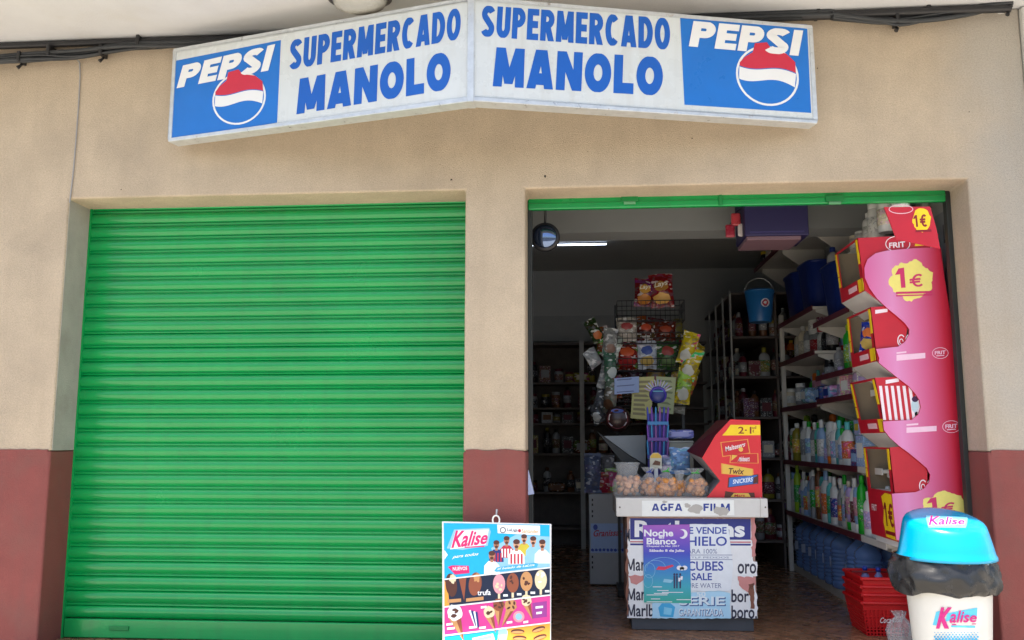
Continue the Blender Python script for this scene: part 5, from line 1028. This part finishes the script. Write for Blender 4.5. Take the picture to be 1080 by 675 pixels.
# ================================================================== WIRE SNACK STAND BEHIND THE COUNTER
YR = 1.9
rk = thing('wire_snack_stand', 'black wire stand with basket tiers full of crisp bags behind the counter', 'rack', (.6, YR + .15, 0))
xl, xr = P(651, 330, YR).x, P(722, 330, YR).x; zz = lambda y: P(680, y, YR).z
for (y0, y1) in ((338, 317), (362, 351), (391, 378), (428, 418)):
    m = MB(); a0, a1 = zz(y0), zz(y1)
    for z in (a0, (a0+a1)/2, a1): m.tube([(xl, YR, z), (xr, YR, z), (xr, YR + .28, z), (xl, YR + .28, z), (xl, YR, z)], .0035, 6)
    for k in range(15): x = xl + (xr-xl)*k/14; m.tube([(x, YR, a1), (x, YR, a0), (x, YR + .28, a0)], .0025, 5)
    for k in range(6): y = YR + .28*k/5; m.tube([(xl, y, a1), (xl, y, a0), (xr, y, a0), (xr, y, a1)], .0025, 5)
    m.build('wire_basket', WIRE, rk)
for x in (xl, xr):
    m = MB(); m.box((x - .011, YR + .27, .0), (x + .011, YR + .295, zz(316))); m.build('upright', BLACK, rk)
m = MB(); m.box((xl - .03, YR - .02, .0), (xr + .03, YR + .33, .05)); m.build('base', BLACK, rk, bevel=.004)
def bag_px(x0, y0, x1, y1, label, colr, th=.10, y=YR + .09, **k):
    p0 = P(x0, y1, y); p1 = P(x1, y0, y); return crisp_bag('crisp_bag', label, 'snack bag', Vector(((p0.x+p1.x)/2, y, p0.z)), abs(p1.x-p0.x), p1.z-p0.z, th, colr, group=GB, **k)
bag_px(668, 294, 689, 324, 'smaller maroon crisp bag on top of the wire stand', srgb(110, 18, 28), patch=(200, 150, 60), patch2=(190, 120, 40), word='Lays', seed=1, rot=(0, .06, .1))
bag_px(686, 289, 711, 325, 'taller maroon crisp bag on the top right of the wire stand', srgb(125, 20, 26), patch=(170, 120, 50), patch2=(215, 165, 80), word='Lays', seed=2, rot=(0, -.05, -.1))
bag_px(650, 335, 672, 360, 'white snack bag with red marks at the left of the upper tier', srgb(180, 172, 160), patch=(150, 60, 60), seed=3)
bag_px(671, 337, 691, 360, 'dark red snack bag with orange print, middle of the upper tier', srgb(80, 25, 20), patch=(180, 70, 40), seed=5)
bag_px(690, 339, 713, 361, 'brown snack bag at the right end of the upper tier', srgb(90, 32, 18), patch=(150, 60, 30), seed=6)
bag_px(648, 361, 674, 390, 'round red and orange striped snack bag in the lower tier', srgb(120, 30, 22), th=.16, patch=(190, 80, 40), patch2=(160, 30, 36), seed=7)
bag_px(671, 358, 693, 389, 'white and blue snack bag in the middle of the lower tier', srgb(178, 186, 200), patch=(60, 80, 150), patch2=(200, 170, 90), seed=8)
bag_px(692, 359, 716, 390, 'green snack bag with a red top in the lower tier', srgb(50, 90, 45), patch=(140, 50, 40), patch2=(80, 110, 60), seed=9)
for (x0, y0, x1, y1, lb, cl_, rot, pt, sd) in ((712, 349, 729, 384, 'uppermost yellow packet with white end hanging right of the wire stand', srgb(200, 178, 30), .30, (200, 200, 190), 11), (713, 366, 731, 400, 'middle yellow packet hanging on the right side of the wire stand', srgb(205, 180, 28), .38, (205, 205, 195), 12), (710, 388, 726, 426, 'lowest yellow packet hanging on the right side of the wire stand', srgb(196, 172, 34), .18, (200, 200, 188), 13),
        (626, 334, 640, 360, 'dark green packet with orange print hanging highest on the left', srgb(40, 60, 28), -.5, (170, 90, 40), 14), (634, 346, 650, 376, 'pale grey packet hanging left of the wire stand under the dark green one', srgb(140, 142, 140), .1, (120, 90, 80), 15), (637, 368, 652, 402, 'silver and green packet hanging on the left edge of the wire stand', srgb(60, 100, 80), -.05, (190, 200, 200), 16), (622, 366, 638, 386, 'small white packet sticking out on the left of the wire stand', srgb(150, 155, 160), -.6, None, 17), (634, 400, 650, 436, 'grey beige packet hanging low on the left of the wire stand', srgb(120, 112, 98), .12, (90, 60, 40), 18), (626, 424, 640, 446, 'crumpled dark packet with white corner, lowest on the left', srgb(60, 60, 62), -.4, (170, 170, 165), 19), (645, 396, 656, 420, 'orange brown packet hanging behind the blue note', srgb(150, 70, 40), 0, None, 20)):
    bag_px(x0, y0, x1, y1, lb, cl_, th=.085, y=YR - .02 if x0 > 700 else YR + .02, patch2=pt, rot=(0, rot, ((sd*37) % 9 - 4)*.13), seed=sd)
for i, (x0, y0, x1, y1, lb, cl_, rot) in enumerate(((648, 337, 664, 361, 'grey and red bag tucked behind the white one in the upper tier', srgb(150, 120, 110), .1), (662, 334, 684, 360, 'orange bag standing behind the dark red one in the upper tier', srgb(170, 90, 40), -.08), (682, 335, 702, 360, 'maroon bag standing in the back row of the upper tier', srgb(100, 26, 34), .06), (700, 337, 722, 361, 'olive bag at the far right back of the upper tier', srgb(110, 100, 40), -.1), (646, 358, 662, 389, 'purple bag squeezed into the left back of the lower tier', srgb(80, 50, 110), .1), (662, 356, 682, 389, 'cream bag in the back row of the lower tier', srgb(180, 165, 130), 0), (684, 355, 704, 389, 'pale blue bag in the back row of the lower tier', srgb(130, 150, 180), .08), (703, 357, 724, 390, 'red bag at the far right back of the lower tier', srgb(150, 36, 36), -.1), (655, 376, 678, 416, 'dark brown bag in the lowest basket behind the blue note', srgb(70, 40, 30), 0), (680, 378, 702, 416, 'gold bag in the lowest basket behind the yellow leaflet', srgb(150, 120, 50), .05), (700, 376, 722, 416, 'green bag in the lowest basket at the right', srgb(50, 90, 50), -.05))):
    bag_px(x0, y0, x1, y1, lb, cl_, th=.11, y=YR + .19, rot=(0, rot, rot*2), seed=60 + i)
for i, (x0, y0, x1, y1, lb, cl_, rot) in enumerate(((630, 344, 646, 372, 'brown and orange packet in the middle of the left hanging bunch', srgb(140, 80, 40), -.2), (640, 352, 655, 386, 'white and green packet beside the stand in the left hanging bunch', srgb(170, 180, 170), .1), (628, 380, 646, 410, 'silver packet in the lower left hanging bunch', srgb(150, 155, 160), .25), (640, 392, 654, 424, 'dark maroon packet low in the left hanging bunch', srgb(80, 26, 30), -.1), (622, 408, 638, 438, 'grey packet at the lower outside of the left hanging bunch', srgb(90, 92, 96), .3), (716, 357, 736, 394, 'yellow packet at the back of the right hanging bunch', srgb(190, 165, 30), .45), (706, 372, 722, 412, 'yellow packet closest to the stand in the right hanging bunch', srgb(205, 185, 60), .1), (713, 380, 733, 412, 'yellow packet with pale tip, outermost of the right hanging bunch', srgb(200, 176, 40), .5), (706, 404, 722, 436, 'whitish packet at the bottom of the right hanging bunch', srgb(175, 178, 170), .2))):
    bag_px(x0, y0, x1, y1, lb, cl_, th=.09, y=YR + .06 + .012*i, rot=(0, rot, rot*1.5), seed=80 + i)
def sheet(name, label, cat, q, y, colr, lines=None, th=.002, tilt=0.):
    t = thing(name, label, cat, P(*q[0], y)); sfn = Plane((0, y, 0), (0, -1, tilt)); m = MB(); m.slab([sfn.at(v) for v in q], (0, th, 0)); m.build('paper', ink(*colr), t)
    if lines:
        m = MB(); rg = random.Random(int(q[0][0]))
        for k in range(lines[0]):
            v = .12 + .76*k/max(1, lines[0]-1); m.poly(sfn, [bil(q, .1, v-.03), bil(q, rg.uniform(.6, .92), v-.03), bil(q, .9, v+.03)[:0] or bil(q, rg.uniform(.6, .9), v+.03), bil(q, .1, v+.03)], 0, .001)
        m.build('print', ink(*lines[1]), t)
    return t
sheet('price_note', 'pale blue handwritten note hanging under the crisp baskets', 'note', [(648, 416), (674, 414), (674, 397), (648, 399)], YR - .06, (150, 170, 215), (3, (90, 100, 150)))
sheet('price_note', 'long yellow leaflet hanging left of the pen display', 'note', [(665, 441), (686, 443), (690, 397), (668, 398)], YR - .03, (196, 190, 120), (8, (140, 130, 90)))
sheet('price_note', 'pale green leaflet hanging behind the right of the pen display', 'note', [(694, 434), (710, 437), (713, 398), (692, 397)], YR - .035, (170, 178, 130), (6, (120, 130, 90)))
# round ham pack
c = P(651.5, 442, YR - .1); hp = thing('round_pack', 'round dark pack with a red and white label hanging under the notes', 'packet', c)
m = MB(); m.lathe([(.001, -.035), (.06, -.03), (.095, -.01), (.1, .01), (.07, .03), (.001, .034)], (0, 0, 0), 26)
for v in m.v: v.x, v.y, v.z = c.x + v.x, c.y + v.z, c.z + v.y
m.build('pack', mat('dark_brown_pack', (.045, .016, .014), .25, var=.2), hp); sfr = Surf(m); m = MB()
m.disc(sfr, 651.5, 442, 10.5, 10, 0, .002); m.poly(sfr, [(643, 437), (660, 435), (661, 441), (642, 443)], 1, .004); m.poly(sfr, [(642, 446), (661, 445), (659, 448.5), (645, 449)], 1, .004); m.disc(sfr, 651, 433.5, 6.5, 2, 2, .005); m.build('label_print', [ink(140, 26, 36), ink(215, 205, 205), ink(80, 100, 170)], hp)
# pen display
pd = thing('pen_display', 'tall blue and purple fan display of pens standing behind the snack bags', 'display', P(693, 520, 1.25))
yp = 1.25; c = P(694, 416, yp); cz_ = [srgb(60, 70, 170), srgb(120, 70, 170), srgb(60, 140, 190), srgb(150, 90, 160)]
for k in range(11):
    a_ = R(25 + k*13); m = MB(); m.tube([c + Vector((.035*math.cos(a_), 0, .035*math.sin(a_))), c + Vector((.105*math.cos(a_), -.012, .105*math.sin(a_)))], [.006, .0035], 6); m.build('pen', OBJ, pd, color=[srgb(190, 190, 200), srgb(170, 150, 190), srgb(150, 160, 200)][k % 3])
m = MB(); m.lathe([(.001, -.02), (.05, -.02), (.062, 0), (.05, .02), (.001, .022)], (0, 0, 0), 24)
for v in m.v: v.x, v.y, v.z = c.x + v.x, c.y + v.z, c.z + v.y
m.build('hub', OBJ, pd, color=srgb(32, 46, 112)); sfr = Surf(m); m = MB(); m.poly(sfr, [(688.5, 413), (699.5, 413), (699.5, 406.5), (688.5, 406.5)], 0, .003); m.ring(sfr, 694, 417, 8.5, 8.5, 1.2, 1, .003); m.build('hub_print', [ink(120, 190, 200), ink(80, 60, 170)], pd)
for ti, (y0, y1) in enumerate(((431, 449), (449, 466), (466, 484))):
    for k in range(6):
        x = 685 + k*3.5; p0 = P(x + (k-2.5)*.4, y1, yp); p1 = P(x + (k-2.5)*.9, y0, yp); m = MB(); m.tube([p0, p1, p1 + (p1-p0)*.12], [.007, .0065, .002], 6); m.build('pen', OBJ, pd, color=cz_[(k + ti) % 4])
    p0 = P(683, y1 - 1, yp - .012); p1 = P(705, y1 - 4.5, yp - .012); m = MB(); m.box((p0.x, yp - .014, p0.z), (p1.x, yp + .012, p1.z)); m.build('pen_holder', OBJ, pd, color=[srgb(50, 120, 180), srgb(100, 60, 150), srgb(60, 60, 150)][ti])
p0 = P(684, 522, yp + .02); p1 = P(704, 436, yp + .02); m = MB(); m.box((p0.x, yp + .014, TOPZ - .28), (p1.x, yp + .03, p1.z)); m.box((p0.x - .03, yp - .04, TOPZ - .30), (p1.x + .03, yp + .1, TOPZ - .281)); m.build('back_card', CARD, pd, color=srgb(60, 52, 130))
# boxes on the worktop behind the counter
wt = thing('worktop', 'dark low worktop behind the counter carrying the snack and pen displays', 'table', (.6, 1.4, 0))
m = MB(); m.box((.36, 1.23, TOPZ - .34), (1.02, 1.72, TOPZ - .301)); m.build('top', DARKSHELF, wt, bevel=.004)
for (x, y) in ((.38, 1.25), (.96, 1.25), (.38, 1.66), (.96, 1.66)):
    m = MB(); m.box((x, y, 0), (x + .04, y + .04, TOPZ - .341)); m.build('leg', DARKSHELF, wt)
def cbox(name, label, cat, q0, q1, y, dep, colr, z0=None, roof=None):
    p0 = P(*q0, y); p1 = P(*q1, y); t = thing(name, label, cat, ((p0.x+p1.x)/2, y, z0 if z0 is not None else p0.z)); m = MB(); m.box((p0.x, y, z0 if z0 is not None else p0.z), (p1.x, y + dep, p1.z)); m.build('body', CARD, t, bevel=.004, color=colr)
    if roof: m = MB(); m.box((p0.x - .004, y - .004, p1.z + .001), (p1.x + .004, y + dep + .004, p1.z + .014)); m.build('lid', CARD, t, bevel=.003, color=roof)
    return t
cbox('pale_carton', 'pale beige carton standing right of the pen display', 'box', (706, 486), (731, 467), 1.3, .28, srgb(150, 148, 132), z0=TOPZ - .3, roof=srgb(165, 162, 150))
product('soft_pack', P(716, 463, 1.42), 'lilac blue soft pack lying on the pale carton', srgb(120, 130, 200), patch=srgb(170, 170, 220), sc=(1.1, 1.2, .55), rz=R(90))
gp = thing('slanted_counter_panel', 'grey white slanted panel with a dark underside left of the pen display', 'panel', P(660, 475, 1.5))
sfg = Plane((0, 1.5, 0), (0, -1, 0)); m = MB(); m.slab([sfg.at(v) for v in ((637, 460), (681, 459), (681, 490), (664, 480))], (0, .2, 0)); m.build('panel', CARD, gp, color=srgb(150, 155, 158))
m = MB(); m.slab([sfg.at(v) + Vector((0, .01, 0)) for v in ((630, 455), (637, 460.6), (664, 480.8), (681, 491), (681, 498), (655, 486))], (0, .18, 0)); m.build('dark_edge', BLACK, gp)
m = MB(); q0 = sfg.at((676, 495)); m.box((q0.x - .02, 1.56, TOPZ - .30), (q0.x + .03, 1.62, q0.z)); m.build('support', BLACK, gp)
t = sheet('name_card', 'small white card with rounded yellow top standing behind the snack bags', 'card', [(685.5, 494), (698, 494), (698, 481), (694, 477.5), (689, 477.5), (685.5, 481)], 1.02, (205, 200, 180))
m = MB(); sfn = Plane((0, 1.019, 0), (0, -1, 0)); m.poly(sfn, [(686, 483), (697.5, 483), (697.5, 481), (694, 478), (689, 478), (686, 481)], 0, .001); m.poly(sfn, [(688, 490), (696, 491), (696.5, 487), (691, 485.5)], 1, .001); m.build('print', [ink(222, 180, 70), ink(110, 70, 50)], t)
m = MB(); q0 = P(692, 494, 1.02); m.box((q0.x - .012, 1.022, TOPZ + .001), (q0.x + .012, 1.05, q0.z + .02)); m.build('stand', WHITECARD, t)
for i, (x0, y0, x1, y1, cl_, lb) in enumerate(((706, 472, 728, 500, srgb(110, 150, 200), 'crumpled light blue film bag behind the snack bags'), (697, 480, 712, 498, srgb(150, 160, 190), 'small bluish film bag beside the white card'))):
    bag_px(x0, y0, x1, y1, lb, cl_, th=.09, y=1.1 + i*.03, seed=30 + i)
# white cabinet with bright packets
cbn = thing('white_cabinet', 'white cabinet with a printed label standing in the dim shop left of the counter', 'cabinet', P(641, 612, 2.35))
yq = 2.35; p0 = P(622, 612, yq); p1 = P(668, 521, yq)
m = MB(); m.box((p0.x, yq, .01), (p1.x, yq + .45, p1.z)); m.build('body', mat('white_enamel', (.38, .39, .40), .4, var=.06), cbn, bevel=.006)
m = MB(); sfw = Plane((0, yq, 0), (0, -1, 0))
m.quad(sfw, 623, 552, 660, 583, 0, .0015)
for x in range(625, 660, 4): m.disc(sfw, x, 580, 1.6, 1.6, 1, .0025, rag=.3)
m.disc(sfw, 628, 556, 2.4, 3, 1, .0025); m.text(sfw, 'Granissat', [(626, 566), (656, 565), (656, 558), (626, 559)], 2, .0025, .02, .3)
m.build('label_print', [ink(160, 185, 225), ink(40, 70, 170), ink(190, 40, 70)], cbn)
m = MB()
for y in (526, 531, 538, 543, 586, 592, 597): m.quad(sfw, 624, y, 625.6, y + 2.6, 0, .0015)
m.build('slots', ink(20, 20, 22), cbn)
for i, (x0, y0, x1, y1, cl_, lb) in enumerate(((616, 478, 634, 520, srgb(90, 100, 130), 'bluish clear packet on the white cabinet'), (628, 498, 644, 521, srgb(170, 40, 60), 'red packet on the white cabinet'), (638, 494, 652, 518, srgb(200, 80, 130), 'pink packet on the white cabinet'), (643, 503, 656, 521, srgb(200, 180, 80), 'yellow packet on the white cabinet'), (634, 480, 648, 500, srgb(120, 120, 125), 'grey crumpled film bag above the red packet'))):
    bag_px(x0, y0, x1, y1, lb, cl_, th=.08, y=yq + .10 + .02*i, seed=40 + i)
# scrap of paper by the pillar
sheet('paper_flyer', 'bluish white paper corner poking out behind the middle pillar', 'paper', [(552, 523), (563.5, 521), (557.5, 496), (552, 494)], .20, (190, 205, 240))
nt_ = thing('wall_notice', 'tall grey notice with dark letters on the inner wall beside the display header', 'notice', (XW - .01, .45, 2.2))
m = MB(); m.box((XW - .012, .315, 1.8), (XW - .002, .66, 2.56)); m.build('board', CARD, nt_, bevel=.002, color=srgb(150, 156, 162))
m = MB(); sfx = Plane((XW - .012, 0, 0), (-1, 0, 0)); vs, fs = glyphs('LES', .015, 0); m.add([(XW - .0135, .52 - .17*u, 2.36 + .12*v) for u, v in vs], fs, 0); m.build('lettering', ink(70, 74, 80), nt_)

# ================================================================== RED SHOPPING BASKETS
def basket(c, label, first=[None]):
    if first[0] is not None:
        r = copy_tree(first[0], c, label)
        for ch in list(r.children):
            if ch.name.startswith('script'): bpy.data.objects.remove(ch)
        return r
    t = thing('shopping_basket', label, 'basket', (0, 0, 0), 'stacked red shopping baskets'); H = .195; BW, BD, TW, TD = .118, .15, .147, .185
    def wall(p00, p10, p11, p01, nx, nz, solid):
        mb = MB(); g = lambda u, v: (Vector(p00)*(1-u)+Vector(p10)*u)*(1-v)+(Vector(p01)*(1-u)+Vector(p11)*u)*v
        for i in range(nx):
            for j in range(nz):
                u0, u1, v0, v1 = i/nx, (i+1)/nx, j/nz*.80, (j+1)/nz*.80
                if (i, j) in solid: mb.add([g(u0, v0), g(u1, v0), g(u1, v1), g(u0, v1)], [(0, 1, 2, 3)]); continue
                du, dv = (u1-u0)*.2, (v1-v0)*.2; o = [g(u0, v0), g(u1, v0), g(u1, v1), g(u0, v1)]; n = [g(u0+du, v0+dv), g(u1-du, v0+dv), g(u1-du, v1-dv), g(u0+du, v1-dv)]
                mb.add(o + n, [(k, (k+1) % 4, 4+(k+1) % 4, 4+k) for k in range(4)])
        mb.add([g(0, .8), g(1, .8), g(1, 1), g(0, 1)], [(0, 1, 2, 3)]); return mb
    B = [(-BW, -BD, 0), (BW, -BD, 0), (BW, BD, 0), (-BW, BD, 0)]; T = [(-TW, -TD, H), (TW, -TD, H), (TW, TD, H), (-TW, TD, H)]; mb = MB()
    for k in range(4):
        w_ = wall(B[k], B[(k+1) % 4], T[(k+1) % 4], T[k], 12 if k % 2 == 0 else 16, 8, set() if k else {(i, j) for i in range(7, 12) for j in range(3, 7)}); mb.add(w_.v, w_.f)
    mb.add(B, [(0, 3, 2, 1)])
    RB = mat('red_basket_plastic', srgb(196, 22, 28), .38, var=.06, vscale=10)
    o = mb.build('basket_body', RB, t); so = o.modifiers.new('thickness', 'SOLIDIFY'); so.thickness = .004
    mb = MB()
    for (k, a_, b_) in ((0, T[0], T[1]), (1, T[1], T[2]), (2, T[2], T[3]), (3, T[3], T[0])): mb.tube([Vector(a_), Vector(b_)], .011, 8)
    mb.build('rim', RB, t)
    mb = MB(); mb.tube([(-TW, .03, H), (-TW + .01, .035, H + .012), (TW - .01, .035, H + .012), (TW, .03, H)], .006, 7); mb.build('handle', mat('dark_red_plastic', srgb(120, 14, 20), .4), t)
    mb = MB(); vs, fs = glyphs('Coca-Cola', .012, .3); nrm = Vector((0, -1, -.2)).normalized()
    mb.add([Vector((-.045 + .13*u, -BD - (TD-BD)*(.40 + .16*v), H*(.40 + .17*v + .04*u))) + nrm*.004 for u, v in vs], fs); mb.build('script', ink(240, 232, 232), t)
    first[0] = t; t.location = c; return t
bp = P(922, 667, .70); BX, BY = P(922, 667, .72).x + .055, .80
for k in range(4): basket((BX + .004*(k % 2), BY - .003*k, .002 + k*.047), '%s red shopping basket with white script in the stack beside the bin' % ('bottom', 'second from bottom', 'third from bottom', 'topmost')[k])
for i, (dx, dy) in enumerate(((-.05, .05), (.015, .0))):
    t = thing('small_water_bottle', '%s small water bottle with blue cap standing in the topmost basket' % ('left hand', 'right hand')[i], 'bottle', (BX + dx, BY + dy, .15), 'small bottles in the basket')
    m = MB(); m.lathe([(.028, 0), (.032, .006), (.032, .05), (.030, .055), (.032, .06), (.032, .15), (.022, .185), (.012, .20), (.012, .215)], (BX + dx, BY + dy, .147), 18); m.build('body', WATERPET, t)
    m = MB(); m.lathe([(.015, .208), (.015, .232), (.001, .234)], (BX + dx, BY + dy, .147), 16); m.build('cap', OBJ, t, color=srgb(30, 60, 160))

# ================================================================== WASTE BIN
bc = Vector((1.793, -.35, -.12)); bn = thing('waste_bin', 'white round ice cream waste bin with bright blue lid and black bag', 'bin', bc)
zb = lambda py: P(1000, py, -.35).z - bc.z
m = MB(); m.lathe([(.150, 0), (.155, .01), (.196, .62), (.205, .66), (.205, .70)], bc, 56); body = m; m.build('body', mat('ivory_white_plastic', (.70, .71, .69), .35, var=.03, vscale=4, stain=(6, (.62, .6, .54), .6, .8, .4)), bn)
sfbd = Surf(body)
def bagwob(p, t, z):
    k = mnoise.noise(Vector((math.cos(t)*2.4, math.sin(t)*2.4, z*9))); k2 = mnoise.noise(Vector((math.cos(t)*3.2, math.sin(t)*3.2, z*15 + 4))); k3 = mnoise.noise(Vector((math.cos(t)*14 + 3, math.sin(t)*14, z*44)))
    d = Vector((math.cos(t), math.sin(t), 0)); edge = 1 if z < .585 else 0
    left = max(0, -math.cos(t))**3 * .03
    return d * (k*.020 + k2*.008 + .0035*math.sin(t*17 + z*70 + k*5) + .0025*math.sin(t*9 - z*110 + k2*4) + left) + Vector((0, 0, (k*.018 + k2*.012)*(1 if z < .66 else .3) - edge*.01*math.cos(t*2)))
pf = [(.206, .548), (.214, .552)] + [(.214 + .022*math.sin(math.pi*i/9), .552 + .165*i/10) for i in range(1, 11)] + [(.212, .722), (.20, .722)]
m = MB(); m.lathe(pf, bc, 120, wob=bagwob); m.f, m.m, m.s = m.f[:-2], m.m[:-2], m.s[:-2]
m.build('bin_bag', mat('black_bin_bag', (.018, .019, .021), .27, var=.15, vscale=9, bump=.18, bscale=18, spec=.5), bn)
def lidwob(p, t, z):
    s_ = max(0, z - .78)/.13
    return Vector((0, 0, -s_*(.004*p.x/.2 if p.x > 0 else 0) + s_*.052*p.y/.2))
lp_ = [(.222, .705), (.229, .708), (.226, .722), (.219, .735), (.193, .855), (.187, .876), (.176, .891), (.155, .901), (.11, .908), (.06, .911), (.001, .912)]
fine = [lp_[0]]
for a_, b_ in zip(lp_, lp_[1:]):
    n_ = max(1, int(math.hypot(b_[0]-a_[0], b_[1]-a_[1])/.02)); fine += [(a_[0]+(b_[0]-a_[0])*k/n_, a_[1]+(b_[1]-a_[1])*k/n_) for k in range(1, n_+1)]
m = MB(); m.lathe(fine, bc, 64, wob=lidwob); lid = m; lo = m.build('lid', mat('cyan_gloss_plastic', srgb(0, 160, 208), .22, var=.03, vscale=4, coat=.3), bn)
sfl = Surf(lid); q4 = lambda x, y: (880 + x/4.355, 520 + y/4.355)
m = MB()
m.patch(sfl, [q4(430, 160), q4(606, 162), q4(614, 112), q4(418, 104)], 0, .002, 16, 5, .02)
m.text(sfl, 'Kalise', [q4(432, 154), q4(598, 150), q4(606, 120), q4(438, 106)], 2, .004, .045, .05); m.text(sfl, 'Kalise', [q4(434, 151), q4(596, 148), q4(602, 121), q4(440, 108)], 1, .0055, .018, .05)
m.build('lid_logo', [ink(120, 208, 234), ink(206, 20, 130), ink(226, 240, 246)], lo)
m = MB()
m.patch(sfbd, [q4(510, 590), q4(654, 566), q4(656, 526), q4(520, 552)], 0, .0015, 12, 3); m.patch(sfbd, [q4(452, 606), q4(474, 608), q4(486, 540), q4(468, 546)], 0, .0015, 3, 3); m.patch(sfbd, [q4(536, 616), q4(646, 619), q4(646, 610), q4(536, 608)], 0, .0015, 10, 1)
m.text(sfbd, 'K', [q4(468, 622), q4(534, 622), q4(540, 524), q4(480, 524)], 1, .0045, .05, .2); m.text(sfbd, 'alise', [q4(528, 596), q4(650, 592), q4(654, 548), q4(534, 534)], 1, .0045, .018, .15); m.poly(sfbd, [q4(540, 606), q4(648, 602), q4(648, 598), q4(540, 601)], 1, .0045)
for r_ in range(14):
    for k in range(14): 
        x = 462 + k*15 + (r_ % 2)*7; y = 640 + r_*10; s_ = .35 + .16*min(r_, 7)
        if 455 < x < 664: m.disc(sfbd, *q4(x, y), s_*1.5, s_*1.5, 2, .003, n=10)
m.build('body_logo', [ink(90, 200, 236), ink(206, 28, 132), ink(40, 160, 214)], bn)
# clear plastic bag slumped beside the bin
c = Vector((P(952, 660, -.02).x, .02, .002)); pg = thing('plastic_bag', 'crumpled clear plastic bag slumped between the red baskets and the bin', 'bag', c)
m = MB(); m.lathe([(.05, 0), (.068, .03), (.062, .1), (.066, .16), (.05, .20), (.025, .23), (.04, .26)], c, 36, sy=.8, wob=lambda p, t, z: Vector((mnoise.noise(Vector((math.cos(t)*2.5, math.sin(t)*2.5, z*18))), mnoise.noise(Vector((math.cos(t)*2.5 + 5, math.sin(t)*2.5, z*18))), 0))*.03)
m.build('film', film('grey_film', (.6, .64, .68), .72, .2), pg)

# ================================================================== CAMERA, SKY, LIGHT
cam = bpy.data.cameras.new('camera'); co = bpy.data.objects.new('camera', cam); COL.objects.link(co)
co.location = CAM; co.rotation_euler = (R(90) + PITCH, 0, -YAW); cam.sensor_width = 36; cam.lens = 36 * FOC / 1080; cam.clip_end = 500; cam.clip_start = .05
S.camera = co
SUN_EL, SUN_AZ = R(76), R(200)          # azimuth clockwise from +Y: in front of the shop, a little to the left
w = bpy.data.worlds.new('World'); S.world = w; w.use_nodes = True; nt = w.node_tree; bg = nt.nodes['Background']
sk = nt.nodes.new('ShaderNodeTexSky'); sk.sky_type = 'NISHITA'; sk.sun_disc = False; sk.sun_elevation = SUN_EL; sk.sun_rotation = SUN_AZ; sk.air_density = 1.; sk.dust_density = 3.; sk.ozone_density = .6
nt.links.new(sk.outputs[0], bg.inputs['Color']); bg.inputs['Strength'].default_value = .12
sd = Vector((math.sin(SUN_AZ)*math.cos(SUN_EL), math.cos(SUN_AZ)*math.cos(SUN_EL), math.sin(SUN_EL)))
l = bpy.data.lights.new('sun', 'SUN'); l.energy = 3.8; l.angle = R(.6); l.color = (1, .94, .84)
lo_ = bpy.data.objects.new('sun', l); COL.objects.link(lo_); lo_.rotation_euler = (-sd).to_track_quat('-Z', 'Y').to_euler()
S.view_settings.view_transform = 'Standard'; S.view_settings.look = 'None'; S.view_settings.gamma = 1; S.view_settings.exposure = 1.33
S.cycles.max_bounces = 8; S.cycles.diffuse_bounces = 4; S.cycles.transparent_max_bounces = 12
